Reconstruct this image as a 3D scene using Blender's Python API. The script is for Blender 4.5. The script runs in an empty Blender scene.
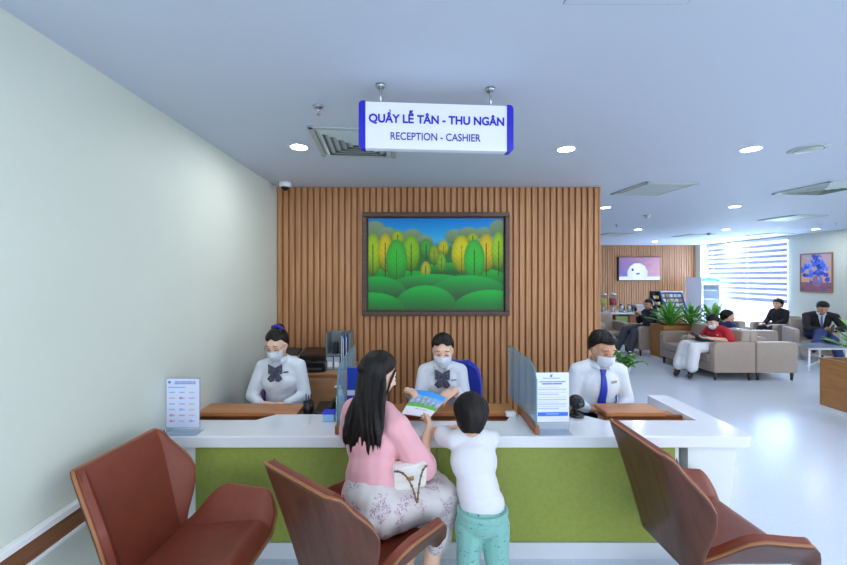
import bpy, bmesh, math, random
from mathutils import Vector, Matrix, noise
from mathutils.bvhtree import BVHTree
V = Vector
C = bpy.context.scene.collection
R = math.radians
random.seed(7)

# ---------------------------------------------------------------- camera, world, exposure
H = 1.69            # eye height
F = 376.4           # focal length in pixels of the 847 px wide frame
cam = bpy.data.cameras.new('camera')
cam.sensor_width = 36.0
cam.lens = F / 847 * 36.0
cam.shift_x = 8.5 / 847
cam.shift_y = -5.5 / 847
cam.clip_start = 0.05
cam_o = bpy.data.objects.new('camera', cam)
cam_o.location = (0, 0, H)
cam_o.rotation_euler = (R(90), 0, 0)
C.objects.link(cam_o)
sc = bpy.context.scene
sc.camera = cam_o
sc.view_settings.view_transform = 'Standard'
sc.view_settings.look = 'None'
sc.view_settings.exposure = 0.18
sc.view_settings.gamma = 1.0
sc.view_settings.use_curve_mapping = False
sc.cycles.use_denoising = True
sc.cycles.max_bounces = 8
sc.cycles.diffuse_bounces = 5
sc.cycles.transparent_max_bounces = 16
sc.cycles.sample_clamp_indirect = 4.0
sc.cycles.caustics_reflective = False
sc.cycles.caustics_refractive = False

world = bpy.data.worlds.new('overcast_sky')
sc.world = world
world.use_nodes = True
bg = world.node_tree.nodes['Background']
bg.inputs[0].default_value = (0.86, 0.93, 1.0, 1)
bg.inputs[1].default_value = 2.2

LAMP = 205.0                      # radiance of the recessed ceiling lamps
LAMP_COL = (0.97, 0.985, 1.0)

def area(name, loc, rot, sx, sy, power, col):
    l = bpy.data.lights.new(name, 'AREA')
    l.shape = 'RECTANGLE'; l.size = sx; l.size_y = sy; l.energy = power; l.color = col
    o = bpy.data.objects.new(name, l); o.location = loc; o.rotation_euler = rot
    C.objects.link(o)
    return o
# daylight entering by the side window; two added fill lights out of view
area('side_window_daylight', (9.28, 10.2, 1.5), (0, R(90), 0), 2.1, 2.6, 580, (0.80, 0.90, 1.0))
area('front_fill_added', (3.2, -4.9, 1.5), (R(90), 0, 0), 9.0, 2.2, 95, (0.95, 0.975, 1.0))  # added frontal fill for counter and slats, no known glazing there
area('side_fill_added', (9.28, 0.5, 1.5), (0, R(90), 0), 2.1, 5.0, 80, (0.90, 0.95, 1.0))  # added fill from the side, no known window there

# ---------------------------------------------------------------- helpers
def at(px, py, y):
    """point seen at pixel (px,py) at distance y in front of the camera"""
    s = F / y
    return V(((px - 415) / s, y, H - (py - 277) / s))

def lin(c):
    def f(v):
        v = max(0.0, v / 255.0)
        return v / 12.92 if v <= 0.04045 else ((v + 0.055) / 1.055) ** 2.4
    return (f(c[0]), f(c[1]), f(c[2]), 1.0)

MATS = {}
def mat(name, rgb, rough=0.5, metal=0.0, var=0.0, scale=20.0, bump=0.0, bscale=None, stretch=(1, 1, 1),
        rgb2=None, spec=0.5, emit=0.0, alpha=1.0, trans=0.0, coat=0.0, sheen=0.0, attr=False, detail=4.0, sss=0.0):
    if name in MATS: return MATS[name]
    m = bpy.data.materials.new(name); m.use_nodes = True
    nt = m.node_tree; p = nt.nodes['Principled BSDF']; L = nt.links.new
    c1 = lin(rgb)
    p.inputs['Base Color'].default_value = c1
    p.inputs['Roughness'].default_value = rough
    p.inputs['Metallic'].default_value = metal
    p.inputs['Specular IOR Level'].default_value = spec
    p.inputs['Alpha'].default_value = alpha
    p.inputs['Transmission Weight'].default_value = trans
    p.inputs['Coat Weight'].default_value = coat
    p.inputs['Sheen Weight'].default_value = sheen
    if sss:
        p.inputs['Subsurface Weight'].default_value = sss
        p.inputs['Subsurface Radius'].default_value = (0.01, 0.004, 0.002)
    src = None
    if attr:
        a = nt.nodes.new('ShaderNodeVertexColor'); a.layer_name = 'Col'
        src = a.outputs['Color']; L(src, p.inputs['Base Color'])
    if var or rgb2 or bump:
        tc = nt.nodes.new('ShaderNodeTexCoord'); mp = nt.nodes.new('ShaderNodeMapping')
        mp.inputs['Scale'].default_value = stretch
        L(tc.outputs['Object'], mp.inputs['Vector'])
        if var or rgb2:
            n = nt.nodes.new('ShaderNodeTexNoise'); n.inputs['Scale'].default_value = scale
            n.inputs['Detail'].default_value = detail
            L(mp.outputs[0], n.inputs['Vector'])
            cr = nt.nodes.new('ShaderNodeValToRGB')
            cr.color_ramp.elements[0].position = 0.3; cr.color_ramp.elements[1].position = 0.7
            if rgb2: ca, cb = c1, lin(rgb2)
            else:
                ca = tuple(min(1, x * (1 - var)) for x in c1[:3]) + (1,)
                cb = tuple(min(1, x * (1 + var)) for x in c1[:3]) + (1,)
            cr.color_ramp.elements[0].color = ca; cr.color_ramp.elements[1].color = cb
            L(n.outputs['Fac'], cr.inputs[0]); L(cr.outputs[0], p.inputs['Base Color'])
        if bump:
            b = nt.nodes.new('ShaderNodeBump'); b.inputs['Strength'].default_value = bump
            b.inputs['Distance'].default_value = 0.01
            n2 = nt.nodes.new('ShaderNodeTexNoise'); n2.inputs['Scale'].default_value = bscale or scale
            n2.inputs['Detail'].default_value = detail
            L(mp.outputs[0], n2.inputs['Vector']); L(n2.outputs['Fac'], b.inputs['Height'])
            L(b.outputs[0], p.inputs['Normal'])
    if emit:
        p.inputs['Emission Strength'].default_value = emit
        if src: L(src, p.inputs['Emission Color'])
        else: p.inputs['Emission Color'].default_value = c1
    MATS[name] = m
    return m

def dotted(name, base, dots, scale, size, rough=0.8, second=None):
    """cloth with a printed scatter of small marks"""
    m = mat(name, base, rough, sheen=0.2)
    nt = m.node_tree; p = nt.nodes['Principled BSDF']; L = nt.links.new
    tc = nt.nodes.new('ShaderNodeTexCoord')
    v = nt.nodes.new('ShaderNodeTexVoronoi'); v.inputs['Scale'].default_value = scale
    n = nt.nodes.new('ShaderNodeTexNoise'); n.inputs['Scale'].default_value = scale * 1.7
    ad = nt.nodes.new('ShaderNodeMixRGB'); ad.blend_type = 'LINEAR_LIGHT'; ad.inputs[0].default_value = 0.035
    L(tc.outputs['Object'], ad.inputs[1]); L(n.outputs['Color'], ad.inputs[2]); L(tc.outputs['Object'], n.inputs['Vector'])
    L(ad.outputs[0], v.inputs['Vector'])
    r = nt.nodes.new('ShaderNodeValToRGB'); r.color_ramp.interpolation = 'CONSTANT'
    r.color_ramp.elements[0].color = (1, 1, 1, 1); r.color_ramp.elements[1].color = (0, 0, 0, 1)
    r.color_ramp.elements[1].position = size
    L(v.outputs['Distance'], r.inputs[0])
    fac = r.outputs[0]
    if second:
        n3 = nt.nodes.new('ShaderNodeTexNoise'); n3.inputs['Scale'].default_value = second
        L(tc.outputs['Object'], n3.inputs['Vector'])
        r3 = nt.nodes.new('ShaderNodeValToRGB'); r3.color_ramp.elements[0].position = 0.5; r3.color_ramp.elements[1].position = 0.56
        L(n3.outputs['Fac'], r3.inputs[0])
        mu = nt.nodes.new('ShaderNodeMath'); mu.operation = 'MULTIPLY'
        L(fac, mu.inputs[0]); L(r3.outputs[0], mu.inputs[1]); fac = mu.outputs[0]
    mx = nt.nodes.new('ShaderNodeMixRGB'); mx.inputs[1].default_value = lin(base); mx.inputs[2].default_value = lin(dots)
    L(fac, mx.inputs[0]); L(mx.outputs[0], p.inputs['Base Color'])
    return m

def glassy(name, rgb, opacity, rough=0.05):
    """sheet glass: partly clear, partly tinted film, with a gloss"""
    m = bpy.data.materials.new(name); m.use_nodes = True
    nt = m.node_tree; p = nt.nodes['Principled BSDF']; L = nt.links.new
    p.inputs['Base Color'].default_value = lin(rgb); p.inputs['Roughness'].default_value = rough
    t = nt.nodes.new('ShaderNodeBsdfTransparent')
    t.inputs[0].default_value = tuple(0.4 + 0.6 * x for x in lin(rgb)[:3]) + (1,)
    mx = nt.nodes.new('ShaderNodeMixShader'); mx.inputs[0].default_value = opacity
    L(t.outputs[0], mx.inputs[1]); L(p.outputs[0], mx.inputs[2])
    L(mx.outputs[0], nt.nodes['Material Output'].inputs['Surface'])
    MATS[name] = m
    return m

def link(name, me, m=None, parent=None, smooth=False):
    if m is not None and not me.materials: me.materials.append(m)
    if smooth:
        for p in me.polygons: p.use_smooth = True
    o = bpy.data.objects.new(name, me); C.objects.link(o)
    if parent: o.parent = parent
    return o

def tag(o, label, cat, group=None):
    o['label'] = label; o['category'] = cat
    if group: o['group'] = group
    return o

def thing(name, label, cat, loc=(0, 0, 0), rz=0.0, group=None):
    o = bpy.data.objects.new(name, None); o.empty_display_size = 0.1
    o.location = loc; o.rotation_euler = (0, 0, rz); C.objects.link(o)
    return tag(o, label, cat, group)

def copy_tree(o, parent=None):
    c = o.copy(); C.objects.link(c)
    if parent: c.parent = parent
    for ch in [x for x in bpy.data.objects if x.parent == o]: copy_tree(ch, c)
    return c

def frame(z, y=None):
    """rotation whose local Z is z and local Y is near y"""
    z = V(z).normalized(); y = V(y) if y is not None else (V((0, 1, 0)) if abs(z.y) < 0.9 else V((1, 0, 0)))
    x = y.cross(z).normalized(); y = z.cross(x)
    return Matrix((x, y, z)).transposed()

class MB:
    def __init__(self): self.b = bmesh.new()
    def _x(self, verts, M):
        bmesh.ops.transform(self.b, matrix=M, verts=verts)
    def merge(self, bm2):
        me = bpy.data.meshes.new('tmp'); bm2.to_mesh(me); bm2.free()
        self.b.from_mesh(me); bpy.data.meshes.remove(me)
    def box(self, c, s, rot=None, bev=0.0, seg=2):
        t = bmesh.new(); bmesh.ops.create_cube(t, size=1.0)
        bmesh.ops.scale(t, vec=V(s), verts=t.verts)
        if bev: bmesh.ops.bevel(t, geom=t.edges[:], offset=bev, segments=seg, affect='EDGES', profile=0.5)
        M = Matrix.Translation(V(c))
        if rot is not None: M = M @ (rot.to_4x4() if isinstance(rot, Matrix) else Matrix.Rotation(rot, 4, 'Z'))
        bmesh.ops.transform(t, matrix=M, verts=t.verts)
        self.merge(t); return self
    def bx(self, x0, x1, y0, y1, z0, z1, bev=0.0, seg=2):
        return self.box(((x0 + x1) / 2, (y0 + y1) / 2, (z0 + z1) / 2), (x1 - x0, y1 - y0, z1 - z0), bev=bev, seg=seg)
    def cone(self, p0, p1, r0, r1, seg=14, caps=True):
        p0, p1 = V(p0), V(p1); d = p1 - p0
        if d.length < 1e-6: return self
        M = frame(d); nv = self.b.verts.new; f = self.b.faces.new
        cs = [(math.cos(2 * math.pi * k / seg), math.sin(2 * math.pi * k / seg)) for k in range(seg)]
        A = [nv(p0 + M @ V((c * r0, s_ * r0, 0))) for c, s_ in cs]; B = [nv(p1 + M @ V((c * r1, s_ * r1, 0))) for c, s_ in cs]
        for k in range(seg): f((A[k], A[(k + 1) % seg], B[(k + 1) % seg], B[k]))
        if caps: f(A[::-1]); f(B)
        return self
    def ell(self, c, r, rot=None, seg=16, rings=10):
        if isinstance(r, (int, float)): r = (r, r, r)
        M = Matrix.Translation(V(c)) @ (rot.to_4x4() if rot is not None else Matrix()) @ Matrix.Diagonal((r[0], r[1], r[2], 1))
        nv = self.b.verts.new; f = self.b.faces.new
        top, bot = nv(M @ V((0, 0, 1))), nv(M @ V((0, 0, -1)))
        rg = []
        for j in range(1, rings):
            a = math.pi * j / rings; sa, ca = math.sin(a), math.cos(a)
            rg.append([nv(M @ V((sa * math.cos(2 * math.pi * k / seg), sa * math.sin(2 * math.pi * k / seg), ca))) for k in range(seg)])
        for k in range(seg):
            k2 = (k + 1) % seg
            f((top, rg[0][k], rg[0][k2])); f((bot, rg[-1][k2], rg[-1][k]))
            for j in range(rings - 2): f((rg[j][k], rg[j + 1][k], rg[j + 1][k2], rg[j][k2]))
        return self
    def chain(self, pts, rad, seg=12):
        """tapered limb: round joints joined by cones"""
        if isinstance(rad, (int, float)): rad = [rad] * len(pts)
        for i, p in enumerate(pts):
            self.ell(p, rad[i], seg=seg, rings=8)
            if i: self.cone(pts[i - 1], p, rad[i - 1], rad[i], seg=seg)
        return self
    def tube(self, pts, rad, seg=8):
        """one continuous swept tube"""
        n = len(pts); pts = [V(p) for p in pts]
        if isinstance(rad, (int, float)): rad = [rad] * n
        rings = []
        for i, p in enumerate(pts):
            d = pts[min(i + 1, n - 1)] - pts[max(i - 1, 0)]
            fr = frame(d, V((0.13, 0.31, 0.94)))
            rings.append([self.b.verts.new(p + fr @ V((math.cos(a) * rad[i], math.sin(a) * rad[i], 0)))
                          for a in [2 * math.pi * k / seg for k in range(seg)]])
        for i in range(n - 1):
            for k in range(seg):
                self.b.faces.new((rings[i][k], rings[i][(k + 1) % seg], rings[i + 1][(k + 1) % seg], rings[i + 1][k]))
        self.b.faces.new(rings[0][::-1]); self.b.faces.new(rings[-1])
        return self
    def lathe(self, prof, c=(0, 0, 0), seg=24, rot=None, ring=False):
        """prof: list of (radius, z) from bottom to top; closed at both ends"""
        rings = []; c = V(c); rot = rot or Matrix.Identity(3)
        for r, z in prof:
            rings.append([self.b.verts.new(c + rot @ V((r * math.cos(2 * math.pi * k / seg), r * math.sin(2 * math.pi * k / seg), z))) for k in range(seg)])
        for i in range(len(rings) - 1):
            for k in range(seg):
                self.b.faces.new((rings[i][k], rings[i][(k + 1) % seg], rings[i + 1][(k + 1) % seg], rings[i + 1][k]))
        if ring:
            for k in range(seg): self.b.faces.new((rings[-1][k], rings[-1][(k + 1) % seg], rings[0][(k + 1) % seg], rings[0][k]))
        else:
            self.b.faces.new(rings[0][::-1]); self.b.faces.new(rings[-1])
        return self
    def prism(self, poly, z0, z1, M=None):
        """extrude polygon (x,y) from z0 to z1, optional matrix"""
        M = M or Matrix()
        a = [self.b.verts.new(M @ V((x, y, z0))) for x, y in poly]
        b = [self.b.verts.new(M @ V((x, y, z1))) for x, y in poly]
        n = len(poly)
        self.b.faces.new(a[::-1]); self.b.faces.new(b)
        for i in range(n): self.b.faces.new((a[i], a[(i + 1) % n], b[(i + 1) % n], b[i]))
        return self
    def sheet(self, g, th=0.0, closed_u=False):
        """grid of points g[i][j] -> solid of thickness th along the averaged normal"""
        ni, nj = len(g), len(g[0]); g = [[V(p) for p in row] for row in g]
        nor = [[None] * nj for _ in range(ni)]
        for i in range(ni):
            for j in range(nj):
                if closed_u: du = g[(i + 1) % ni][j] - g[(i - 1) % ni][j]
                else: du = g[min(i + 1, ni - 1)][j] - g[max(i - 1, 0)][j]
                dv = g[i][min(j + 1, nj - 1)] - g[i][max(j - 1, 0)]
                nn = du.cross(dv); nor[i][j] = nn.normalized() if nn.length > 1e-12 else V((0, 0, 1))
        A = [[self.b.verts.new(g[i][j] + nor[i][j] * th / 2) for j in range(nj)] for i in range(ni)]
        B = [[self.b.verts.new(g[i][j] - nor[i][j] * th / 2) for j in range(nj)] for i in range(ni)]
        f = self.b.faces.new
        mi = ni if closed_u else ni - 1
        for i in range(mi):
            k = (i + 1) % ni
            for j in range(nj - 1):
                f((A[i][j], A[k][j], A[k][j + 1], A[i][j + 1]))
                f((B[i][j], B[i][j + 1], B[k][j + 1], B[k][j]))
            f((A[i][0], B[i][0], B[k][0], A[k][0]))
            f((A[i][-1], A[k][-1], B[k][-1], B[i][-1]))
        if not closed_u:
            for j in range(nj - 1):
                f((A[0][j], A[0][j + 1], B[0][j + 1], B[0][j]))
                f((A[-1][j], B[-1][j], B[-1][j + 1], A[-1][j + 1]))
        return self
    def mesh(self, name):
        bmesh.ops.recalc_face_normals(self.b, faces=self.b.faces[:])
        me = bpy.data.meshes.new(name); self.b.to_mesh(me); self.b.free()
        return me
    def build(self, name, m, parent=None, smooth=False):
        return link(name, self.mesh(name), m, parent, smooth)
    def soft(self, name, m, parent=None, voxel=0.01, it=4, wob=0.0, wscale=12.0, ratio=0.0, trim=None):
        """weld everything into ONE continuous rounded surface"""

        me0 = self.mesh(name + '_raw')

        t = bpy.data.objects.new('tmp', me0); C.objects.link(t)
        r = t.modifiers.new('r', 'REMESH'); r.mode = 'VOXEL'; r.voxel_size = voxel; r.adaptivity = 0.0
        s = t.modifiers.new('s', 'SMOOTH'); s.iterations = it; s.factor = 0.5
        dg = bpy.context.evaluated_depsgraph_get(); dg.update()
        me = bpy.data.meshes.new_from_object(t.evaluated_get(dg))
        me.name = name
        bpy.data.objects.remove(t); bpy.data.meshes.remove(me0)
        if wob:
            n_ = len(me.vertices); co = [0.0] * (3 * n_); no = [0.0] * (3 * n_)
            me.vertices.foreach_get('co', co); me.vertex_normals.foreach_get('vector', no)
            for i in range(0, 3 * n_, 3):
                k = wob * noise.noise(V((co[i] * wscale, co[i + 1] * wscale, co[i + 2] * wscale * 0.6)))
                co[i] += no[i] * k; co[i + 1] += no[i + 1] * k; co[i + 2] += no[i + 2] * k
            me.vertices.foreach_set('co', co); me.update()
        if trim:
            b = bmesh.new(); b.from_mesh(me)
            for co, no in trim:
                r = bmesh.ops.bisect_plane(b, geom=b.verts[:] + b.edges[:] + b.faces[:], plane_co=V(co), plane_no=V(no), clear_outer=True)
                ed = [e for e in r['geom_cut'] if isinstance(e, bmesh.types.BMEdge)]
                bmesh.ops.holes_fill(b, edges=ed, sides=0)
            b.to_mesh(me); b.free()
        return link(name, me, m, parent, True)

def bevelled(o, w, seg=2):
    md = o.modifiers.new('bevel', 'BEVEL'); md.width = w; md.segments = seg; md.limit_method = 'ANGLE'; md.angle_limit = R(40)
    return o

def cast(o, origin, d):
    """first point of mesh object o (in its parent's space) along a ray"""
    me = o.data
    t = BVHTree.FromPolygons([v.co for v in me.vertices], [p.vertices[:] for p in me.polygons])
    hit = t.ray_cast(V(origin), V(d).normalized())
    return (hit[0], hit[1]) if hit[0] is not None else (V(origin) + V(d) * 0.1, -V(d).normalized())

def structure(o):
    o['kind'] = 'structure'; return o

def raster(name, nx, ny, w, h, fn, m, parent):
    """flat picture w x h in local XZ plane (facing -Y), coloured by fn(u,v)->(r,g,b) 0..255"""
    vs = []; cols = []
    for j in range(ny + 1):
        for i in range(nx + 1):
            u, v = i / nx, j / ny
            vs.append(((u - 0.5) * w, 0, v * h)); cols.extend(lin(fn(u, v)))
    fs = [(j * (nx + 1) + i, j * (nx + 1) + i + 1, (j + 1) * (nx + 1) + i + 1, (j + 1) * (nx + 1) + i) for j in range(ny) for i in range(nx)]
    me = bpy.data.meshes.new(name); me.from_pydata(vs, [], fs)
    a = me.color_attributes.new('Col', 'FLOAT_COLOR', 'POINT'); a.data.foreach_set('color', cols)
    return link(name, me, m, parent)

def lettering(body, size, m, parent, loc, rot=(R(90), 0, 0), embolden=0.0, width=None, name='lettering', depth=0.001, grave=False):
    c = bpy.data.curves.new('t', 'FONT'); c.body = body; c.size = size; c.align_x = 'CENTER'; c.align_y = 'CENTER'
    c.offset = embolden; c.extrude = depth
    o = bpy.data.objects.new('t', c); C.objects.link(o)
    dg = bpy.context.evaluated_depsgraph_get(); dg.update()
    me = bpy.data.meshes.new_from_object(o.evaluated_get(dg)); bpy.data.objects.remove(o)
    if width:
        xs = [v.co.x for v in me.vertices]; k = width / (max(xs) - min(xs))
        for v in me.vertices: v.co.x *= k
    if grave:
        # the grave accent over the first circumflexed A
        xs = [v.co.x for v in me.vertices]; x0, x1 = min(xs), max(xs)
        cap = size * 0.40
        q = [v.co for v in me.vertices if v.co.y > cap and v.co.x < x0 + 0.22 * (x1 - x0)]
        qy = max(v.y for v in q); ap = [v.x for v in q if v.y > qy - 0.03 * size]; qx = sum(ap) / len(ap) + 0.14 * size; t = size * 0.075; zz = depth
        pts = [(qx - 0.16 * size, qy + 0.21 * size), (qx - 0.16 * size + 1.6 * t, qy + 0.21 * size), (qx + 0.05 * size, qy + 0.04 * size), (qx + 0.05 * size - 1.1 * t, qy + 0.04 * size)]
        b = bmesh.new(); b.from_mesh(me)
        A = [b.verts.new((x, y, -zz)) for x, y in pts]; B = [b.verts.new((x, y, zz)) for x, y in pts]
        b.faces.new(A); b.faces.new(B[::-1])
        for i in range(4): b.faces.new((A[i], B[i], B[(i + 1) % 4], A[(i + 1) % 4]))
        b.to_mesh(me); b.free()
    me.name = name; me.materials.clear()
    t = link(name, me, m, parent); t.location = loc; t.rotation_euler = rot
    return t
# ---------------------------------------------------------------- materials of the room
XL, XR, YB, YF, YN, ZC = -1.52, 8.92, 4.13, 11.7, -5.2, 2.68
M_wall = mat('wall_paint', (208, 215, 205), 0.55, var=0.015, scale=3, spec=0.3)
M_ceil = mat('ceiling_paint', (203, 212, 225), 0.7, spec=0.2)
M_floor = mat('vinyl_floor', (203, 215, 232), 0.23, rgb2=(214, 224, 238), scale=60, spec=0.5, detail=6)
M_white = mat('white_gloss_paint', (236, 238, 240), 0.25)
M_slat = mat('slat_wood', (162, 112, 72), 0.5, rgb2=(188, 138, 94), scale=6, stretch=(7.3, 1, 0.35), bump=0.05, bscale=30, detail=5)
M_back = mat('slat_backing', (150, 98, 60), 0.7)
M_steel = mat('brushed_steel', (190, 195, 200), 0.3, metal=0.9)
M_black = mat('black_plastic', (22, 22, 24), 0.35)
M_dark = mat('dark_grey_plastic', (52, 54, 58), 0.45)
M_glow = mat('lamp_glow', (244, 249, 255), 0.5)
p_ = M_glow.node_tree.nodes['Principled BSDF']
p_.inputs['Emission Color'].default_value = LAMP_COL + (1,)
p_.inputs['Emission Strength'].default_value = LAMP
M_pict = mat('painted_canvas', (255, 255, 255), 0.5, attr=True, spec=0.25)
M_print = mat('printed_paper', (255, 255, 255), 0.6, attr=True, spec=0.2)

# ---------------------------------------------------------------- room shell
structure(MB().bx(XL - 0.3, XR + 0.3, YN - 0.3, YF + 0.3, -0.12, 0).build('floor', M_floor))
structure(MB().bx(XL - 0.3, XR + 0.3, YN - 0.3, YF + 0.3, ZC, ZC + 0.12).build('ceiling', M_ceil))
structure(MB().bx(XL - 0.2, XL, YN, YF, 0, ZC).build('wall_left', M_wall))
wb = structure(MB().bx(XL, 2.03, YB + 0.022, YB + 0.26, 0, ZC).build('wall_back', M_back))
sl = MB(); n = 52; pitch = (2.03 - XL) / n
for i in range(n):
    x0 = XL + i * pitch
    sl.bx(x0 + 0.010, x0 + pitch - 0.010, YB, YB + 0.022, 0, ZC - 0.004, bev=0.002, seg=1)
sl.bx(2.012, 2.036, YB, YB + 0.27, 0, ZC - 0.004)
sl.build('slat_cladding', M_slat, wb)
wf = structure(MB().bx(XL, XR, YF + 0.035, YF + 0.25, 0, ZC).build('wall_far', M_wall))
MB().bx(2.2, 8.72, YF + 0.02, YF + 0.036, 0, ZC).build('slat_backing_board', M_back, wf)
sl = MB(); n = 88; pitch = (8.72 - 2.2) / n
for i in range(n):
    x0 = 2.2 + i * pitch
    sl.bx(x0 + 0.012, x0 + pitch - 0.012, YF - 0.015, YF + 0.02, 0, ZC - 0.004)
sl.build('slat_cladding', M_slat, wf)
WY0, WY1, WZ0, WZ1 = 8.98, 11.45, 0.30, 2.62
def wall_with_hole(name, x0, x1, segs, y0, y1):
    """side wall along y with window holes (ya, yb, za, zb)"""
    m = MB(); y = y0
    for ya, yb, za, zb in segs:
        m.bx(x0, x1, y, ya, 0, ZC); m.bx(x0, x1, ya, yb, 0, za); m.bx(x0, x1, ya, yb, zb, ZC); y = yb
    m.bx(x0, x1, y, y1, 0, ZC)
    return structure(m.build(name, M_wall))
wall_with_hole('wall_right', XR, XR + 0.2, [(-2.1, 3.1, 0.4, 2.55), (WY0, WY1, WZ0, WZ1)], YN, YF)  # first opening is made up to let the side fill in
m = MB(); m.bx(XL, -1.2, YN - 0.2, YN, 0, ZC); m.bx(7.6, XR, YN - 0.2, YN, 0, ZC)
m.bx(-1.2, 7.6, YN - 0.2, YN, 2.6, ZC); m.bx(-1.2, 7.6, YN - 0.2, YN, 0, 0.3)  # opening made up to go with the frontal fill
structure(m.build('wall_front', M_wall))

# window with its frame and pane
M_pane = glassy('window_glass', (225, 240, 250), 0.06, 0.02)
wn = MB()
for a, b in ((WY0, WY0 + 0.05), (WY1 - 0.05, WY1), (10.18, 10.23)): wn.bx(XR + 0.06, XR + 0.11, a, b, WZ0, WZ1)
for a, b in ((WZ0, WZ0 + 0.05), (WZ1 - 0.05, WZ1)): wn.bx(XR + 0.06, XR + 0.11, WY0, WY1, a, b)
wn = structure(wn.build('window_1', M_white))
MB().bx(XR + 0.08, XR + 0.088, WY0 + 0.05, WY1 - 0.05, WZ0 + 0.05, WZ1 - 0.05).build('window_pane', M_pane, wn)
# pale column at the corner of the far wall
structure(MB().bx(8.72, XR, 11.5, YF + 0.03, 0, ZC).build('trim_1', M_wall))

# wall bumper rail on the side wall
M_rail = mat('rail_wood', (112, 72, 48), 0.45, rgb2=(134, 90, 62), scale=5, stretch=(2, 0.6, 12))
rl = structure(MB().bx(XL, XL + 0.028, YN, 2.18, 0.585, 0.665, bev=0.004).build('trim_2', M_rail))
MB().bx(XL, XL + 0.034, YN, 2.18, 0.665, 0.695, bev=0.004).bx(XL, XL + 0.034, YN, 2.18, 0.567, 0.585, bev=0.004).build('rail_edging', M_white, rl)

# ---------------------------------------------------------------- ceiling fittings
def ceil_at(px, py):
    y = F * (ZC - H) / (277 - py)
    return ((px - 415) / F * y, y)

dl = thing('ceiling_downlight', '', 'downlight', (0, 0, ZC), 0, 'recessed ceiling downlights')
MB().lathe([(0.060, -0.004), (0.069, -0.006), (0.071, -0.0005), (0.060, -0.0005)], seg=28, ring=True).build('trim_ring', M_white, dl, True)
MB().lathe([(0.0, -0.0035), (0.055, -0.0035), (0.060, -0.001), (0.0, -0.001)], seg=28).build('lamp_disc', M_glow, dl)
vis = [((299, 147), 'lit downlight beside the square louvred vent near the camera dome'),
       ((566, 149), 'lit downlight over the cashier desk, beyond the hanging reception sign'),
       ((751, 149), 'lit downlight next to the small round ceiling vent'),
       ((735, 206.5), 'lit downlight between two square vents above the red-shirted woman'),
       ((605.5, 207.5), 'lit downlight half tucked behind the end of the slat wall'),
       ((638, 229.5), 'lit downlight in front of the wall television'),
       ((726, 229.5), 'lit downlight ahead of the striped window blind'),
       ((655, 241.5), 'small lit downlight close to the far slat wall above the television'),
       ((724, 241.5), 'small lit downlight touching the top of the striped blind'),
       ((816, 229), 'lit downlight above the flower painting by the side wall')]
first = True
spots = [(ceil_at(*p), l) for p, l in vis]
rest = [(4.6, 2.9), (6.6, 2.9), (8.2, 2.9), (6.5, 5.3), (8.3, 5.3)]
rest += [(x, y) for y in (0.45, -2.0, -4.3) for x in (-0.88, 1.17, 2.9, 4.7, 6.6, 8.2)]
spots += [(p, 'round recessed ceiling downlight out of the photographed view') for p in rest]
for (x, y), l in spots:
    o = dl if first else copy_tree(dl)
    first = False
    o.location = (x, y, ZC); o['label'] = l

M_vent = mat('vent_paint', (182, 194, 192), 0.5)
M_vdark = mat('vent_cavity', (140, 152, 152), 0.8)
def square_vent(label, x, y, rz, louvred=True, size=0.6):
    t = thing('ceiling_vent', label, 'air vent', (x, y, ZC), rz, 'square ceiling vents')
    h = size / 2
    m = MB()
    for sx, sy, lx, ly in ((0, 1, size, 0.035), (0, -1, size, 0.035), (1, 0, 0.035, size), (-1, 0, 0.035, size)):
        m.box((sx * (h - 0.0175), sy * (h - 0.0175), -0.007), (lx, ly, 0.012), bev=0.003, seg=1)
    m.build('vent_frame', M_vent, t)
    MB().bx(-h + 0.03, h - 0.03, -h + 0.03, h - 0.03, -0.0025, -0.0005).build('vent_back', M_vdark if louvred else M_vent, t)
    if louvred:
        lv = MB()
        for k in range(5):
            a = h - 0.04 - k * 0.048; b = a - 0.040
            for q in range(4):
                rot = Matrix.Rotation(q * math.pi / 2, 3, 'Z')
                g = [[rot @ V((-a, a, -0.003)), rot @ V((a, a, -0.003))], [rot @ V((-b, b, -0.026)), rot @ V((b, b, -0.026))]]
                lv.sheet(g, 0.003)
        lv.build('vent_louvres', M_vent, t)
    else:
        MB().box((0, 0, -0.009), (size - 0.11, size - 0.11, 0.01), bev=0.004).build('vent_plate', M_vent, t)
square_vent('square louvred vent partly behind the hanging reception sign', -0.43, 2.78, R(5))
square_vent('flat square vent plate just past the end of the slat wall', 2.66, 4.22, R(6), False)
square_vent('square louvred vent at the edge of the frame past the round vent', 4.56, 4.2, R(4))
square_vent('flat square vent between the edge-of-frame louvre and the striped blind', 6.3, 6.3, R(5), False)
square_vent('thin-looking square vent in front of the blind and smoke detector', 6.6, 8.95, R(5), False)
square_vent('square vent beside the slat wall end, above the drinks bar', 4.6, 8.75, R(5), False)
square_vent('square vent directly above the striped window blind', 8.25, 8.75, R(5), False)
t = thing('round_ceiling_vent', 'small round grey-white vent disc beside a lit downlight', 'air vent', (3.04, 2.91, ZC))
MB().lathe([(0.0, -0.016), (0.075, -0.016), (0.085, -0.008), (0.06, -0.001), (0, -0.001)], seg=32).build('vent_cone', M_vent, t, True)
MB().lathe([(0.088, -0.001), (0.09, -0.008), (0.115, -0.006), (0.12, -0.001)], seg=32, ring=True).build('vent_ring', M_vent, t, True)
t = thing('access_panel', 'square ceiling access panel outlined by a thin dark seam', 'ceiling panel', (0.76, 1.14, ZC))
MB().bx(-0.225, 0.225, -0.225, 0.225, -0.001, 0).build('panel_seam', M_vdark, t)
MB().bx(-0.221, 0.221, -0.221, 0.221, -0.003, -0.001).build('panel_board', M_ceil, t)

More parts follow.
